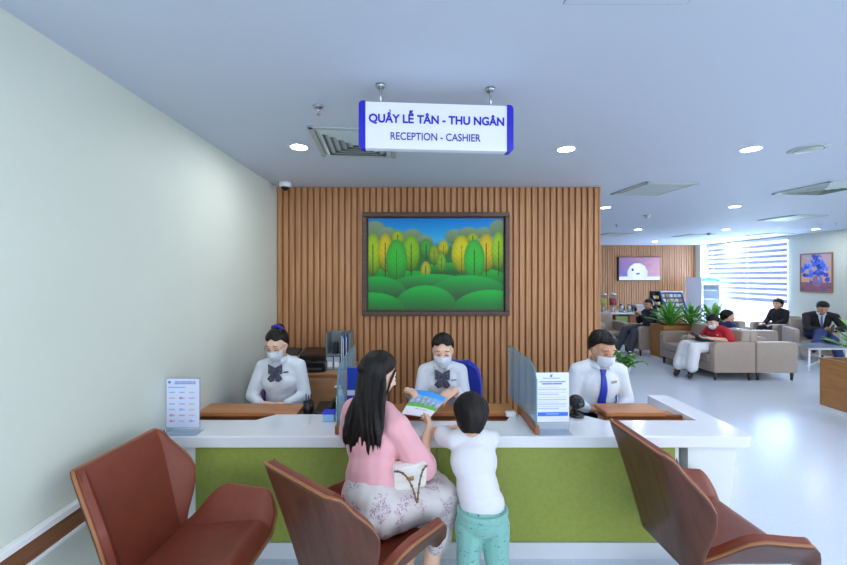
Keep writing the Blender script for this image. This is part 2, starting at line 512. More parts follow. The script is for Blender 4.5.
def sprinkler(label, x, y):
    t = thing('fire_sprinkler', label, 'sprinkler', (x, y, ZC), 0, 'ceiling sprinklers')
    MB().lathe([(0.0, -0.01), (0.03, -0.01), (0.036, -0.001), (0, -0.001)], seg=20).build('sprinkler_rose', M_steel, t, True)
    m = MB().lathe([(0.0, -0.045), (0.008, -0.045), (0.009, -0.01), (0.0, -0.01)], seg=12)
    m.tube([(0.008, 0, -0.03), (0.016, 0, -0.042), (0.004, 0, -0.058)], 0.0025).tube([(-0.008, 0, -0.03), (-0.016, 0, -0.042), (-0.004, 0, -0.058)], 0.0025)
    m.lathe([(0.0, -0.062), (0.016, -0.062), (0.016, -0.059), (0.0, -0.057)], seg=16)
    m.build('sprinkler_head', M_steel, t, True)
    t.scale = (0.8, 0.8, 0.8)
sprinkler('small steel sprinkler between the hanging sign and the side wall', -0.56, 2.18)
sprinkler('tiny ceiling sprinkler near the end of the slat wall', 3.8, 7.1)
sprinkler('tiny ceiling sprinkler before the flower painting wall', 7.72, 6.9)
def detector(label, x, y):
    t = thing('smoke_detector', label, 'smoke detector', (x, y, ZC), 0, 'ceiling smoke detectors')
    MB().lathe([(0, -0.018), (0.05, -0.018), (0.055, -0.001), (0, -0.001)], seg=24).build('detector_base', M_vent, t, True)
    MB().lathe([(0, -0.055), (0.02, -0.053), (0.036, -0.035), (0.036, -0.018), (0, -0.018)], seg=24).build('detector_head', M_vent, t, True)
detector('smoke detector nearer the slat wall end', 3.7, 6.0)
detector('smoke detector near the striped blind', 6.62, 8.47)
t = thing('security_camera', 'white dome security camera at the slat wall corner', 'camera', (-1.36, 3.94, ZC))
MB().lathe([(0, -0.05), (0.05, -0.05), (0.064, -0.035), (0.064, -0.001), (0, -0.001)], seg=28).build('camera_base', M_white, t, True)
MB().ell((0, 0, -0.05), (0.042, 0.042, 0.036), seg=20).build('dome_lens', M_black, t, True)

# ---------------------------------------------------------------- hanging sign
M_sign = mat('sign_face', (226, 230, 250), 0.3, emit=0.08)
M_blue = mat('sign_blue', (32, 36, 190), 0.35)
M_dblue = mat('sign_lettering_blue', (36, 40, 150), 0.5)
t = thing('hanging_sign', 'white hanging sign with blue ends reading reception and cashier', 'sign', (0.112, 1.957, 2.344), math.atan2(0.055, 0.8))
SW, SH = 0.80, 0.238
MB().bx(-SW / 2 + 0.03, SW / 2 - 0.03, -0.022, 0.022, 0, SH, bev=0.003).build('sign_panel', M_sign, t)
def rrect(x0, x1, z0, z1, r, cl, cr):
    pts = []
    for cx, cz, a0, on in ((x1 - r, z1 - r, 0, cr), (x0 + r, z1 - r, 90, cl), (x0 + r, z0 + r, 180, cl), (x1 - r, z0 + r, 270, cr)):
        if on:
            for k in range(6): a = R(a0 + 18 * k); pts.append((cx + r * math.cos(a), cz + r * math.sin(a)))
        else: pts.append((x1 if a0 in (0, 270) else x0, z1 if a0 in (0, 90) else z0))
    return pts
MX = Matrix.Rotation(R(90), 4, 'X')
MB().prism(rrect(-SW / 2, -SW / 2 + 0.034, -0.003, SH + 0.003, 0.022, True, False), -0.026, 0.026, MX).build('end_cap', M_blue, t)
MB().prism(rrect(SW / 2 - 0.034, SW / 2, -0.003, SH + 0.003, 0.022, False, True), -0.026, 0.026, MX).build('end_cap', M_blue, t)
lettering('QUÂY LỄ TÂN - THU NGÂN', 0.058, M_blue, t, (0.002, -0.0235, SH / 2 + 0.032), embolden=0.0018, width=0.70, grave=True)
lettering('RECEPTION - CASHIER', 0.054, M_dblue, t, (-0.008, -0.0235, SH / 2 - 0.056), embolden=0.0004, width=0.465)
for x in (-0.29, 0.285):
    r_ = MB().cone((x, 0, SH - 0.01), (x, 0, ZC - 2.344), 0.007, 0.007).build('hanging_rod', M_steel, t, True)
    MB().lathe([(0, ZC - 2.344 - 0.016), (0.02, ZC - 2.344 - 0.016), (0.026, ZC - 2.344 - 0.001), (0, ZC - 2.344 - 0.001)], c=(x, 0, 0), seg=20).build('rod_rose', M_steel, r_, True)

# ---------------------------------------------------------------- forest painting on the slat wall
def mixc(a, b, k):
    k = max(0, min(1, k)); return tuple(a[i] + (b[i] - a[i]) * k for i in range(3))
TREES = [(135, 235, 36, 95, (150, 190, 20)), (190, 225, 33, 85, (205, 180, 20)), (245, 165, 28, 38, (150, 170, 30)),
         (305, 228, 38, 82, (120, 178, 25)), (240, 262, 47, 95, (40, 170, 50)), (372, 208, 25, 44, (55, 150, 55)),
         (408, 236, 21, 46, (130, 150, 30)), (449, 206, 23, 36, (180, 175, 20)), (440, 270, 20, 46, (105, 160, 40)),
         (370, 305, 22, 42, (165, 165, 40)), (530, 232, 45, 84, (200, 190, 15)), (580, 165, 26, 28, (150, 165, 25)),
         (640, 226, 42, 84, (205, 175, 25)), (695, 218, 32, 85, (140, 190, 30)), (587, 260, 47, 92, (40, 178, 55))]
CLOUDS = [(140, 130, 60, 50), (200, 145, 50, 35), (310, 155, 50, 38), (365, 175, 40, 30), (500, 155, 48, 36), (560, 140, 50, 30), (630, 140, 50, 28), (695, 120, 45, 45)]
HILLS = [(300, 350, 110, 45), (470, 300, 60, 30), (170, 345, 80, 50), (650, 360, 90, 60), (410, 305, 60, 28), (400, 380, 200, 60), (150, 410, 140, 80), (560, 410, 180, 85), (370, 470, 140, 100), (130, 480, 150, 78), (660, 480, 170, 90)]
def forest(u, v):
    X = 115 + 600 * u; Y = 75 + 403 * (1 - v)
    c = mixc((0, 120, 200), (70, 175, 215), (Y - 75) / 120)
    for cx, cy, rx, ry in CLOUDS:
        d = ((X - cx) / rx) ** 2 + ((Y - cy) / ry) ** 2
        if d < 1: c = mixc(c, mixc((128, 150, 128), (88, 120, 70), (Y - cy) / ry * 0.5 + 0.5), (1 - d) * 3)
    if Y > 170: c = mixc(c, (45, 105, 45), (Y - 170) / 40)
    for cx, cy, rx, ry in HILLS[:5]:
        d = ((X - cx) / rx) ** 2 + ((Y - cy) / ry) ** 2
        if d < 1: c = mixc((40, 165, 55), (28, 92, 40), (Y - cy + ry) / (1.4 * ry))
    for cx, cy, rx, ry, col in TREES:
        d = ((X - cx) / rx) ** 2 + ((Y - cy) / ry) ** 2
        if d < 1:
            k = (Y - cy + ry) / (2 * ry)
            c = mixc(mixc(col, (250, 240, 120), 0.12 * (1 - k)), (36, 70, 30), max(0, k - 0.5) * 0.9 + 0.35 * d * d)
        if abs(X - cx) < 1.6 and cy - ry * 0.5 < Y < cy + ry * 1.3: c = mixc(c, (30, 60, 25), 0.8)
        q = Y - abs(X - cx) * -1.2
        if d < 0.55 and int(q) % 26 < 2 and Y > cy - ry * 0.4: c = mixc(c, (35, 70, 25), 0.35)
    for cx, cy, rx, ry in HILLS[5:]:
        d = ((X - cx) / rx) ** 2 + ((Y - cy) / ry) ** 2
        if d < 1: c = mixc((30, 172, 66), (52, 88, 52), (Y - cy + ry) / (1.05 * ry) * 0.95 + (0.12 if d > 0.93 else 0) - (0.1 if cy > 440 else 0))
    g = noise.noise(V((X * 0.2, Y * 0.2, 0))) * 6
    return tuple(max(0, x + g) for x in c)
M_pframe = mat('painting_frame_wood', (62, 42, 34), 0.45, rgb2=(84, 58, 46), scale=9, stretch=(1, 1, 6))
t = thing('forest_painting', 'wide dark-framed painting of rounded green and yellow trees on hills', 'painting', (0.227, YB - 0.004, 1.268))
def picture_frame(t, w, h, fw, dep, m, inner=None):
    f = MB()
    f.bx(-w / 2, w / 2, -dep, 0, 0, fw, bev=0.006).bx(-w / 2, w / 2, -dep, 0, h - fw, h, bev=0.006)
    f.bx(-w / 2, -w / 2 + fw, -dep, 0, fw, h - fw, bev=0.006).bx(w / 2 - fw, w / 2, -dep, 0, fw, h - fw, bev=0.006)
    f.build('picture_frame', m, t)
    if inner: MB().bx(-w / 2 + fw - 0.002, w / 2 - fw + 0.002, -0.012, -0.002, fw - 0.002, h - fw + 0.002).build('backing_board', inner, t)
picture_frame(t, 1.60, 1.125, 0.050, 0.055, M_pframe, M_black)
o = raster('canvas', 260, 176, 1.60 - 0.13, 1.125 - 0.13, forest, M_pict, t); o.location = (0, -0.016, 0.065)

# blue flower painting on the side wall
random.seed(11)
BLOBS = [(random.gauss(0.5, 0.2), random.gauss(0.62, 0.15), random.uniform(0.05, 0.10), random.choice([(40, 70, 190), (60, 100, 220), (30, 50, 150), (90, 130, 235)])) for _ in range(46)]
DABS = [(random.uniform(0.1, 0.9), random.uniform(0.3, 0.95), 0.03, random.choice([(210, 210, 120), (120, 150, 90), (230, 190, 170)])) for _ in range(20)]
def flowers(u, v):
    c = mixc((232, 172, 132), (190, 168, 182), v + 0.3 * noise.noise(V((u * 5, v * 5, 1))))
    if v < 0.25: c = mixc((190, 110, 80), (110, 100, 160), 0.5 + noise.noise(V((u * 6, v * 14, 4))))
    if ((u - 0.55) / 0.16) ** 2 + ((v - 0.28) / 0.16) ** 2 < 1: c = (150, 120, 150)
    for x, y, r, col in DABS + BLOBS:
        d = math.hypot(u - x, (v - y) * 1.25) / r + 0.5 * noise.noise(V((u * 22, v * 22, r * 50)))
        if d < 1: c = mixc(col, (200, 215, 255), 0.5 * noise.noise(V((u * 30, v * 30, 3))) + 0.1)
    return c
M_goldwood = mat('light_frame_wood', (150, 112, 84), 0.45)
t = thing('flower_painting', 'painting of a blue bouquet in a thin wooden frame on the side wall', 'painting', (XR, 8.36, 1.35), R(-90))
picture_frame(t, 0.68, 0.87, 0.022, 0.03, M_goldwood, M_goldwood)
o = raster('canvas', 60, 72, 0.64, 0.83, flowers, M_pict, t); o.location = (0, -0.016, 0.02)

# striped roller blind in front of the side window
M_band = glassy('blind_band', (176, 180, 214), 0.9, 0.8)
M_sheer = glassy('blind_sheer', (240, 244, 255), 0.25, 0.9)
t = thing('roller_blind', 'grey and white striped roller blind half covering the bright window', 'blind', (XR - 0.03, 10.2, 1.08))
bw, bh, nb = 2.42, 1.50, 11; pt = bh / nb
mb_, ms_ = MB(), MB()
for k in range(nb):
    z0 = k * pt
    mb_.bx(-0.0015, 0.0015, -bw / 2, bw / 2, z0, z0 + pt * 0.5)
    ms_.bx(-0.001, 0.001, -bw / 2, bw / 2, z0 + pt * 0.5, z0 + pt)
mb_.build('opaque_bands', M_band, t); ms_.build('sheer_bands', M_sheer, t)
MB().bx(-0.03, 0.028, -bw / 2 - 0.01, bw / 2 + 0.01, bh, bh + 0.075, bev=0.006).build('head_rail', M_white, t)
MB().cone((0, -bw / 2, -0.006), (0, bw / 2, -0.006), 0.012, 0.012).build('bottom_bar', M_band, t)
MB().tube([(-0.015, -bw / 2 - 0.05, bh + 0.04), (-0.018, -bw / 2 - 0.06, 0.6), (-0.015, -bw / 2 - 0.05, -0.3)], 0.006).build('pull_cord', M_dark, t)

# television on the far slat wall
def tv_image(u, v):
    c = mixc((92, 92, 150), (176, 128, 128), u * 1.1 + 0.25 * noise.noise(V((u * 6, v * 6, 0))))
    c = mixc(c, (150, 96, 120), v * 0.5)
    if v < 0.16: c = (196, 196, 226)
    if ((u - 0.45) / 0.25) ** 2 + ((v - 0.26) / 0.48) ** 2 < 1 and v > 0.05: c = mixc((206, 204, 240), (176, 176, 224), abs(u - 0.45) * 3)
    if ((u - 0.33) / 0.025) ** 2 + ((v - 0.45) / 0.06) ** 2 < 1: c = (40, 36, 60)
    if ((u - 0.46) / 0.05) ** 2 + ((v - 0.28) / 0.05) ** 2 < 1: c = (90, 84, 140)
    return c
M_screen = mat('television_screen', (255, 255, 255), 0.2, attr=True, emit=0.3)
t = thing('television', 'wall television showing a pale rounded shape on purple and orange', 'television', (6.93, YF - 0.02, 1.575))
MB().bx(-0.65, 0.65, -0.06, -0.004, 0, 0.74, bev=0.008).build('casing', M_black, t)
o = raster('screen', 60, 36, 1.26, 0.70, tv_image, M_screen, t); o.location = (0, -0.0615, 0.02)
# ---------------------------------------------------------------- reception counter
M_top = mat('white_stone_top', (226, 229, 236), 0.13, var=0.01, scale=40)
M_green = mat('green_laminate', (136, 148, 66), 0.5, rgb2=(144, 156, 76), scale=35, spec=0.3, detail=8)
M_kick = mat('grey_white_kick', (205, 212, 222), 0.35)
M_panel = mat('counter_white_panel', (222, 228, 230), 0.4)
M_desk = mat('desk_wood', (172, 112, 66), 0.35, rgb2=(188, 128, 80), scale=5, stretch=(0.5, 6, 6), detail=6)
M_deskd = mat('desk_wood_shaded', (120, 70, 42), 0.45, rgb2=(136, 84, 52), scale=5, stretch=(0.5, 6, 6))  # darker desk wood: shade under the board overhang put into the colour
rc = thing('reception_counter', 'long white-topped reception counter with green front panels', 'reception counter')
arc = [(2.03 - 0.05 + 0.05 * math.sin(R(a)), 2.24 + 0.05 - 0.05 * math.cos(R(a))) for a in (0, 22, 45, 67, 90)]
poly = [(XL + 0.002, 2.24)] + arc + [(2.03, 3.03), (1.87, 3.03), (1.87, 2.50), (1.26, 2.50), (1.14, 2.61), (0.67, 2.61), (0.60, 2.49), (-0.33, 2.49), (-0.43, 2.61), (-0.96, 2.61), (-1.06, 2.505), (XL + 0.002, 2.505)]
bevelled(MB().prism(poly, 0.672, 0.74).build('countertop', M_top, rc), 0.006, 2)
for a, b in ((-1.32, 0.128), (0.132, 1.565)):
    MB().bx(a, b, 2.262, 2.285, 0.098, 0.672, bev=0.002, seg=1).build('front_panel', M_green, rc)
MB().bx(XL + 0.002, -1.323, 2.268, 2.285, 0.098, 0.672).build('end_panel', M_panel, rc)
MB().bx(XL + 0.002, 1.62, 2.256, 2.285, 0.0, 0.096).build('kick_board', M_kick, rc)
MB().bx(1.568, 1.65, 2.34, 2.36, 0.0, 0.672).build('recess_panel', mat('recess_grey', (150, 160, 158), 0.5), rc)
MB().prism([(1.65, 0), (1.87, 0), (1.945, 0.672), (1.65, 0.672)], -2.97, -2.275, MX).build('end_leg', M_panel, rc)
MB().bx(1.56, 1.568, 2.285, 2.36, 0, 0.672).bx(-1.518, 1.6, 2.285, 2.30, 0.0, 0.672).build('carcass_back', M_panel, rc)
for a, b, c in ((XL + 0.002, -0.815, 'w'), (-0.43, 0.70, 'c'), (1.33, 1.868, 'e')):
    MB().bx(a, min(b, 1.74), 2.61, 2.80, 0.722, 0.750, bev=0.003).build('desk_board', M_desk, rc)
    a2, b2 = max(a, XL), b
    MB().bx(a2, b2, 2.49, 2.79, 0.684, 0.696).build('keyboard_tray', M_desk, rc)
    MB().bx(a2, b2, 2.63, 2.65, 0.696, 0.722).build('tray_back', M_deskd, rc)
    MB().bx(a2 + 0.01, b2 - 0.04, 2.51, 2.522, 0.696, 0.712).build('cable_gasket', M_black, rc)
    for x in (a2 + 0.02, b2 - 0.03): MB().bx(x, x + 0.018, 2.30, 2.78, 0.0, 0.684).build('support_panel', M_panel, rc)
# sloped cheek beside the middle tray
MB().prism([(0.64, 2.50), (0.70, 2.61), (0.70, 2.50)], 0.697, 0.738).build('desk_cheek', M_desk, rc)

# ---------------------------------------------------------------- glass partitions
M_glass = glassy('frosted_teal_glass', (190, 222, 238), 0.34, 0.10)
M_gedge = mat('glass_edge', (96, 150, 158), 0.15)
M_base = mat('partition_wood', (150, 92, 58), 0.45)
def partition(label, x):
    t = thing('glass_partition', label, 'glass screen', (x, 2.26, 0.741), 0, 'glass screens on the counter')
    pts = [(0.02, 0.03), (0.66, 0.03), (0.70, 0.40), (0.66, 0.42), (0.15, 0.415), (0.06, 0.385), (0.02, 0.33)]
    MY = Matrix(((0, 0, 1, 0), (1, 0, 0, 0), (0, 1, 0, 0), (0, 0, 0, 1)))   # (a,b,c)->(c,a,b)
    MB().prism(pts, -0.004, 0.004, MY).build('glass_pane', M_glass, t)
    e = MB()
    e.bx(-0.0045, 0.0045, 0.016, 0.021, 0.03, 0.33)
    e.tube([(0, y, z) for y, z in pts[2:]], 0.004, 6)
    e.build('polished_edge', M_gedge, t)
    MB().bx(-0.014, 0.014, 0.0, 0.40, 0.0, 0.052, bev=0.004).build('wood_base', M_base, t)
partition('tall glass screen standing beside the sanitiser bottle', -0.468)
partition('tall glass screen standing beside the white cashier notice', 0.735)

# ---------------------------------------------------------------- printed stands
M_acr = glassy('clear_acrylic', (225, 235, 245), 0.12, 0.03)
random.seed(3)
BITS = [(c, r_, random.choice([(170, 60, 60), (90, 120, 190), (110, 150, 190), (120, 120, 140), (180, 140, 90)]), random.random()) for r_ in range(6) for c in range(3)]
def bank_sheet(u, v):
    c = (214, 222, 250)
    if 0.06 < u < 0.13 and 0.90 < v < 0.95: return (70, 110, 190)
    if 0.24 < u < 0.90 and (0.925 < v < 0.95 or 0.885 < v < 0.91): return (130, 146, 200) if int(u * 60) % 4 else (176, 188, 226)
    if 0.06 < u < 0.58 and 0.81 < v < 0.835: return (110, 170, 220)
    for cc, r_, col, k in BITS:
        x = 0.17 + cc * 0.30; y = 0.72 - r_ * 0.118
        if abs(u - x) < 0.09 and abs(v - y) < 0.013: return mixc(col, (214, 222, 250), 0.6)
        if k > 0.6 and (u - x + 0.03) ** 2 / 0.0016 + (v - y) ** 2 / 0.0008 < 1: return mixc(col, (214, 222, 250), 0.4)
    return c
def notice_sheet(u, v):
    c = (226, 232, 250)
    if 0.06 < u < 0.97 and 0.115 < v < 0.20: return (66, 122, 226) if not (0.30 < u < 0.70 and 0.15 < v < 0.165) else (150, 186, 245)
    if abs(u - 0.46) < 0.035 and 0.915 < v < 0.965: return (40, 60, 150) if (u - 0.46) ** 2 + (v - 0.955) ** 2 > 0.0002 else c
    for y, a, b in ((0.815, 0.10, 0.90), (0.775, 0.18, 0.80)):
        if a < u < b and abs(v - y) < 0.012: return (70, 96, 190) if int(u * 70) % 5 else (170, 186, 232)
    if 0.20 < u < 0.72 and abs(v - 0.885) < 0.006: return (150, 165, 215)
    for k, y in enumerate((0.70, 0.66, 0.60, 0.56, 0.50, 0.45, 0.40, 0.36, 0.31, 0.27)):
        if 0.06 < u < (0.92 if k % 3 else 0.7) and abs(v - y) < 0.007: return (160, 168, 200) if int(u * 90) % 6 else c
    return c
def blue_sheet(u, v):
    c = (34, 62, 170)
    if 0.40 < v < 0.52: c = (206, 220, 240)
    if (u - 0.8) ** 2 / 0.004 + (v - 0.88) ** 2 / 0.002 < 1: c = (210, 225, 250)
    if 0.3 < u < 0.9 and abs(v - 0.72) < 0.02 and int(u * 40) % 4: c = (130, 160, 225)
    return c
def stand(label, x, y, rz, w, h, fn, nx, ny, blank=0.035, name='notice_stand'):
    t = thing(name, label, 'notice stand', (x, y, 0.741), rz, 'acrylic notice stands on the counter')
    a = MB()
    a.bx(-w / 2 - 0.004, w / 2 + 0.004, -0.045, 0.045, 0, 0.004)
    a.bx(-w / 2 - 0.004, w / 2 + 0.004, 0.001, 0.004, 0.004, h + blank + 0.004)
    a.build('acrylic_holder', M_acr, t)
    o = raster('printed_sheet', nx, ny, w, h, fn, M_print, t); o.location = (0, -0.0006, blank)
stand('white sheet of small printed marks on a clear stand by the side wall', -1.412, 2.29, R(0), 0.20, 0.295, bank_sheet, 80, 110)
stand('white notice with a blue band at its foot beside the cashier', 0.84, 2.30, R(2), 0.205, 0.30, notice_sheet, 80, 110, 0.065)
stand('dark blue notice behind the glass screen and the customer\'s hair', -0.36, 2.53, R(0), 0.19, 0.31, blue_sheet, 30, 44, 0.03)

# ---------------------------------------------------------------- small things on the counter
def scanner(label, loc, rz, s=1.0):
    t = thing('barcode_scanner', label, 'scanner', loc, rz, 'black scanners on the desks')
    MB().lathe([(0, 0), (0.042 * s, 0), (0.045 * s, 0.008 * s), (0.02 * s, 0.02 * s), (0, 0.022 * s)], seg=24).build('scanner_foot', M_black, t, True)
    MB().tube([(0, 0, 0.015 * s), (0, 0.012 * s, 0.04 * s), (0, 0.006 * s, 0.062 * s)], 0.011 * s, 10).build('scanner_neck', M_black, t, True)
    h = MB().ell((0, 0, 0.085 * s), (0.047 * s, 0.044 * s, 0.042 * s), seg=20).ell((0, 0.03 * s, 0.078 * s), (0.03 * s, 0.04 * s, 0.028 * s))
    h.soft('scanner_head', M_black, t, voxel=0.005)
    MB().lathe([(0, 0), (0.022 * s, 0), (0.026 * s, 0.006 * s), (0.0, 0.008 * s)], c=(0, -0.040 * s, 0.088 * s), rot=frame((0, -1, 0.1)), seg=20).build('scanner_window', mat('scanner_glass', (40, 50, 52), 0.08), t, True)
scanner('round black scanner by the white cashier notice', (1.10, 2.57, 0.741), R(10), 1.15)
scanner('round black scanner peeking past the customer\'s hair', (-0.19, 2.40, 0.741), R(-20), 1.05)
t = thing('pen_holder', 'black mesh holder with dark pens at the bespectacled receptionist\'s desk end', 'pen holder', (-0.765, 2.70, 0.6965))
MB().lathe([(0, 0), (0.036, 0), (0.038, 0.10), (0.034, 0.10), (0.033, 0.004), (0, 0.004)], seg=24).build('cup', M_black, t, True)
for k, (dx, dy, c_) in enumerate(((0.01, 0.005, M_black), (-0.012, 0.008, mat('pen_green', (40, 70, 60), 0.4)), (0.004, -0.012, M_dark))):
    MB().tube([(dx * 0.5, dy * 0.5, 0.006), (dx * 1.8, dy * 1.8, 0.15)], 0.004).build('pen', c_, t, True)
t = thing('desk_phone', 'low black desk phone behind the blue-capped box', 'phone', (-0.645, 2.75, 0.70), R(180))
bevelled(MB().prism([(-0.08, 0), (0.08, 0), (0.08, 0.03), (-0.08, 0.06)], -0.075, 0.075, Matrix(((0, 0, 1, 0), (1, 0, 0, 0), (0, 1, 0, 0), (0, 0, 0, 1)))).build('phone_body', M_black, t), 0.005)
MB().chain([(-0.045, -0.06, 0.072), (-0.045, 0.0, 0.08), (-0.045, 0.07, 0.062)], [0.018, 0.012, 0.018]).soft('handset', M_black, t, voxel=0.006)
M_liq = mat('sanitiser_liquid', (214, 226, 236), 0.2)
t = thing('sanitiser_bottle', 'tall white pump sanitiser bottle against the glass screen', 'bottle', (-0.515, 2.59, 0.741))
MB().lathe([(0, 0), (0.026, 0), (0.028, 0.006), (0.028, 0.12), (0.022, 0.138), (0.012, 0.145), (0.012, 0.155), (0, 0.155)], seg=24).build('bottle_body', M_liq, t, True)
MB().lathe([(0.0285, 0.03), (0.0288, 0.031), (0.0288, 0.10), (0.0285, 0.101), (0.02, 0.10), (0.02, 0.03)], seg=24, ring=True).build('bottle_label', mat('cream_label', (226, 222, 190), 0.5), t, True)
MB().lathe([(0, 0.155), (0.014, 0.155), (0.014, 0.172), (0.005, 0.175), (0.005, 0.2), (0, 0.2)], seg=16).tube([(0.004, 0, 0.198), (-0.012, -0.008, 0.203), (-0.034, -0.012, 0.195)], 0.0055).build('pump', M_white, t, True)
t = thing('tissue_box', 'small pale blue box with a deep blue lid near the sanitiser', 'box', (-0.565, 2.50, 0.741))
MB().bx(-0.04, 0.035, -0.03, 0.03, 0, 0.046, bev=0.003).build('box_body', mat('box_pale_blue', (150, 196, 240), 0.4), t)
MB().bx(-0.043, 0.038, -0.033, 0.033, 0.046, 0.062, bev=0.003).build('box_lid', mat('box_deep_blue', (34, 60, 210), 0.4), t)
t = thing('desk_box', 'small white box behind the second glass screen', 'box', (0.655, 2.57, 0.741))
MB().bx(-0.035, 0.03, -0.02, 0.02, 0, 0.03, bev=0.003).build('box_body', M_white, t)

# brochure held between the two women
bl, br, tl, tr = at(401.4, 413.7, 2.40), at(429, 418.5, 2.40), at(416, 389.8, 2.62), at(446.5, 397.8, 2.62)
def brochure_img(u, v):
    if v > 0.80: return mixc((60, 150, 240), (70, 165, 250), u)
    if v > 0.42:
        c = mixc((150, 170, 190), (196, 210, 226), noise.noise(V((u * 9, v * 14, 0))) + 0.5)
        if int(u * 30) % 5 == 0 or int(v * 46) % 6 == 0: c = mixc(c, (110, 130, 150), 0.6)
        if v > 0.66: c = mixc(c, (120, 185, 245), 0.8 if (u < 0.3 or u > 0.68) else 0.25)
        if v < 0.5: c = mixc(c, (90, 140, 80), 0.4)
        return c
    if v > 0.33: return (96, 200, 60)
    if 0.33 < u < 0.75 and abs(v - 0.25) < 0.015 and int(u * 60) % 4: return (190, 110, 140)
    return (238, 240, 250)
t = thing('brochure', 'open-faced brochure with a blue top and green band held over the counter', 'brochure', tuple(bl))
nx, ny = 48, 60
vs, fs, cols = [], [], []
for j in range(ny + 1):
    for i in range(nx + 1):
        u, v = i / nx, j / ny
        p = bl.lerp(br, u).lerp(tl.lerp(tr, u), v) - bl
        p.z += 0.012 * math.sin(math.pi * u) * (0.4 + 0.6 * v)
        vs.append(p); cols.extend(lin(brochure_img(u, v)))
for j in range(ny):
    for i in range(nx): fs.append((j * (nx + 1) + i, j * (nx + 1) + i + 1, (j + 1) * (nx + 1) + i + 1, (j + 1) * (nx + 1) + i))
me = bpy.data.meshes.new('cover'); me.from_pydata(vs, [], fs)
a_ = me.color_attributes.new('Col', 'FLOAT_COLOR', 'POINT'); a_.data.foreach_set('color', cols)
link('cover', me, M_print, t, True)
vs2 = [v - V((0, 0, 0.003)) for v in vs]
me = bpy.data.meshes.new('pages'); me.from_pydata(vs2, [], fs); link('pages', me, M_white, t, True)

# ---------------------------------------------------------------- low cabinet with office things behind the receptionist
M_cab = mat('cabinet_wood', (168, 120, 80), 0.5, rgb2=(182, 134, 94), scale=5, stretch=(0.6, 6, 6))
t = thing('low_cabinet', 'low wooden cabinet against the slat wall behind the bespectacled receptionist', 'cabinet', (-1.07, 3.86, 0))
MB().bx(-0.445, 0.445, -0.24, 0.25, 0.04, 0.745).build('carcass', M_cab, t)
MB().bx(-0.45, 0.45, -0.26, 0.26, 0.745, 0.77, bev=0.003).build('cabinet_top', M_cab, t)
for k in (-1, 1):
    d_ = MB().box((k * 0.222, -0.249, 0.39), (0.435, 0.018, 0.66), bev=0.003).build('door', M_cab, t)
    MB().box((k * 0.04, -0.266, 0.5), (0.012, 0.016, 0.12), bev=0.003).build('handle', M_steel, d_)
MB().bx(-0.44, 0.44, -0.2, 0.22, 0, 0.04).build('plinth', M_black, t)
t = thing('printer', 'black office printer on the low cabinet', 'printer', (-1.0, 3.80, 0.771))
MB().bx(-0.15, 0.13, -0.16, 0.16, 0, 0.10, bev=0.012).build('printer_body', M_black, t)
MB().box((-0.01, 0.04, 0.135), (0.27, 0.24, 0.07), rot=Matrix.Rotation(R(8), 3, 'X'), bev=0.012).build('printer_lid', mat('printer_brown', (50, 36, 34), 0.3), t)
MB().bx(-0.11, 0.10, -0.21, -0.14, 0.025, 0.04, bev=0.003).build('paper_tray', M_dark, t)
t = thing('office_machine', 'pale grey desktop machine beside the black printer', 'office machine', (-1.27, 3.84, 0.771))
MB().bx(-0.12, 0.11, -0.15, 0.15, 0, 0.14, bev=0.02).build('machine_body', mat('machine_grey', (190, 196, 200), 0.45), t)
MB().box((0, -0.02, 0.155), (0.2, 0.2, 0.03), rot=Matrix.Rotation(R(10), 3, 'X'), bev=0.008).build('machine_lid', M_dark, t)
M_org = mat('organiser_grey', (120, 132, 138), 0.45)
t = thing('file_organiser', 'grey upright file organiser on the low cabinet', 'file organiser', (-0.765, 3.84, 0.771))
m = MB().bx(-0.115, 0.115, 0.10, 0.112, 0, 0.36)
for x in (-0.115, 0.03, 0.075, 0.108): m.bx(x, x + 0.007, -0.12, 0.11, 0.0, 0.36)
m.bx(-0.115, 0.115, -0.12, 0.11, 0, 0.008).bx(-0.115, 0.035, -0.12, 0.11, 0.142, 0.15)
m.build('organiser_body', M_org, t)
for x, c_ in ((0.035, (190, 210, 235)), (0.052, (40, 80, 190)), (0.082, (60, 110, 210))):
    t = thing('file_folder', ('deep blue folder slotted beside the pale one in the grey organiser' if c_[0] < 50 else 'brighter blue folder in the end slot of the grey organiser') if c_[0] < 100 else 'pale folder slotted upright in the grey file organiser', 'folder', (-0.765 + x + 0.008, 3.83, 0.780), 0, 'folders in the file organiser')
    MB().bx(-0.004, 0.004, -0.115, 0.09, 0, 0.325, bev=0.001, seg=1).build('folder_cover', mat('folder_%d' % c_[0], c_, 0.5), t)
    MB().bx(-0.002, 0.002, -0.117, -0.115, 0.01, 0.31).build('folder_pages', M_white, t)
t = thing('black_speaker', 'small black device on the shelf of the file organiser', 'device', (-0.80, 3.79, 0.9225))
MB().bx(-0.025, 0.025, -0.03, 0.03, 0, 0.11, bev=0.005).build('device_body', M_black, t)
for k, x in enumerate((-0.845, -0.775)):
    t = thing('paper_box', 'small white and grey box under the organiser shelf, by the printer' if k == 0 else 'small white and grey box under the organiser shelf, by the folders', 'box', (x, 3.78, 0.7795), 0, 'white boxes in the file organiser')
    MB().bx(-0.03, 0.03, -0.05, 0.06, 0, 0.12, bev=0.003).build('box_body', mat('box_grey', (168, 180, 196), 0.5), t)
    MB().bx(-0.022, 0.022, -0.0515, -0.05, 0.02, 0.07).build('box_print', M_white, t)

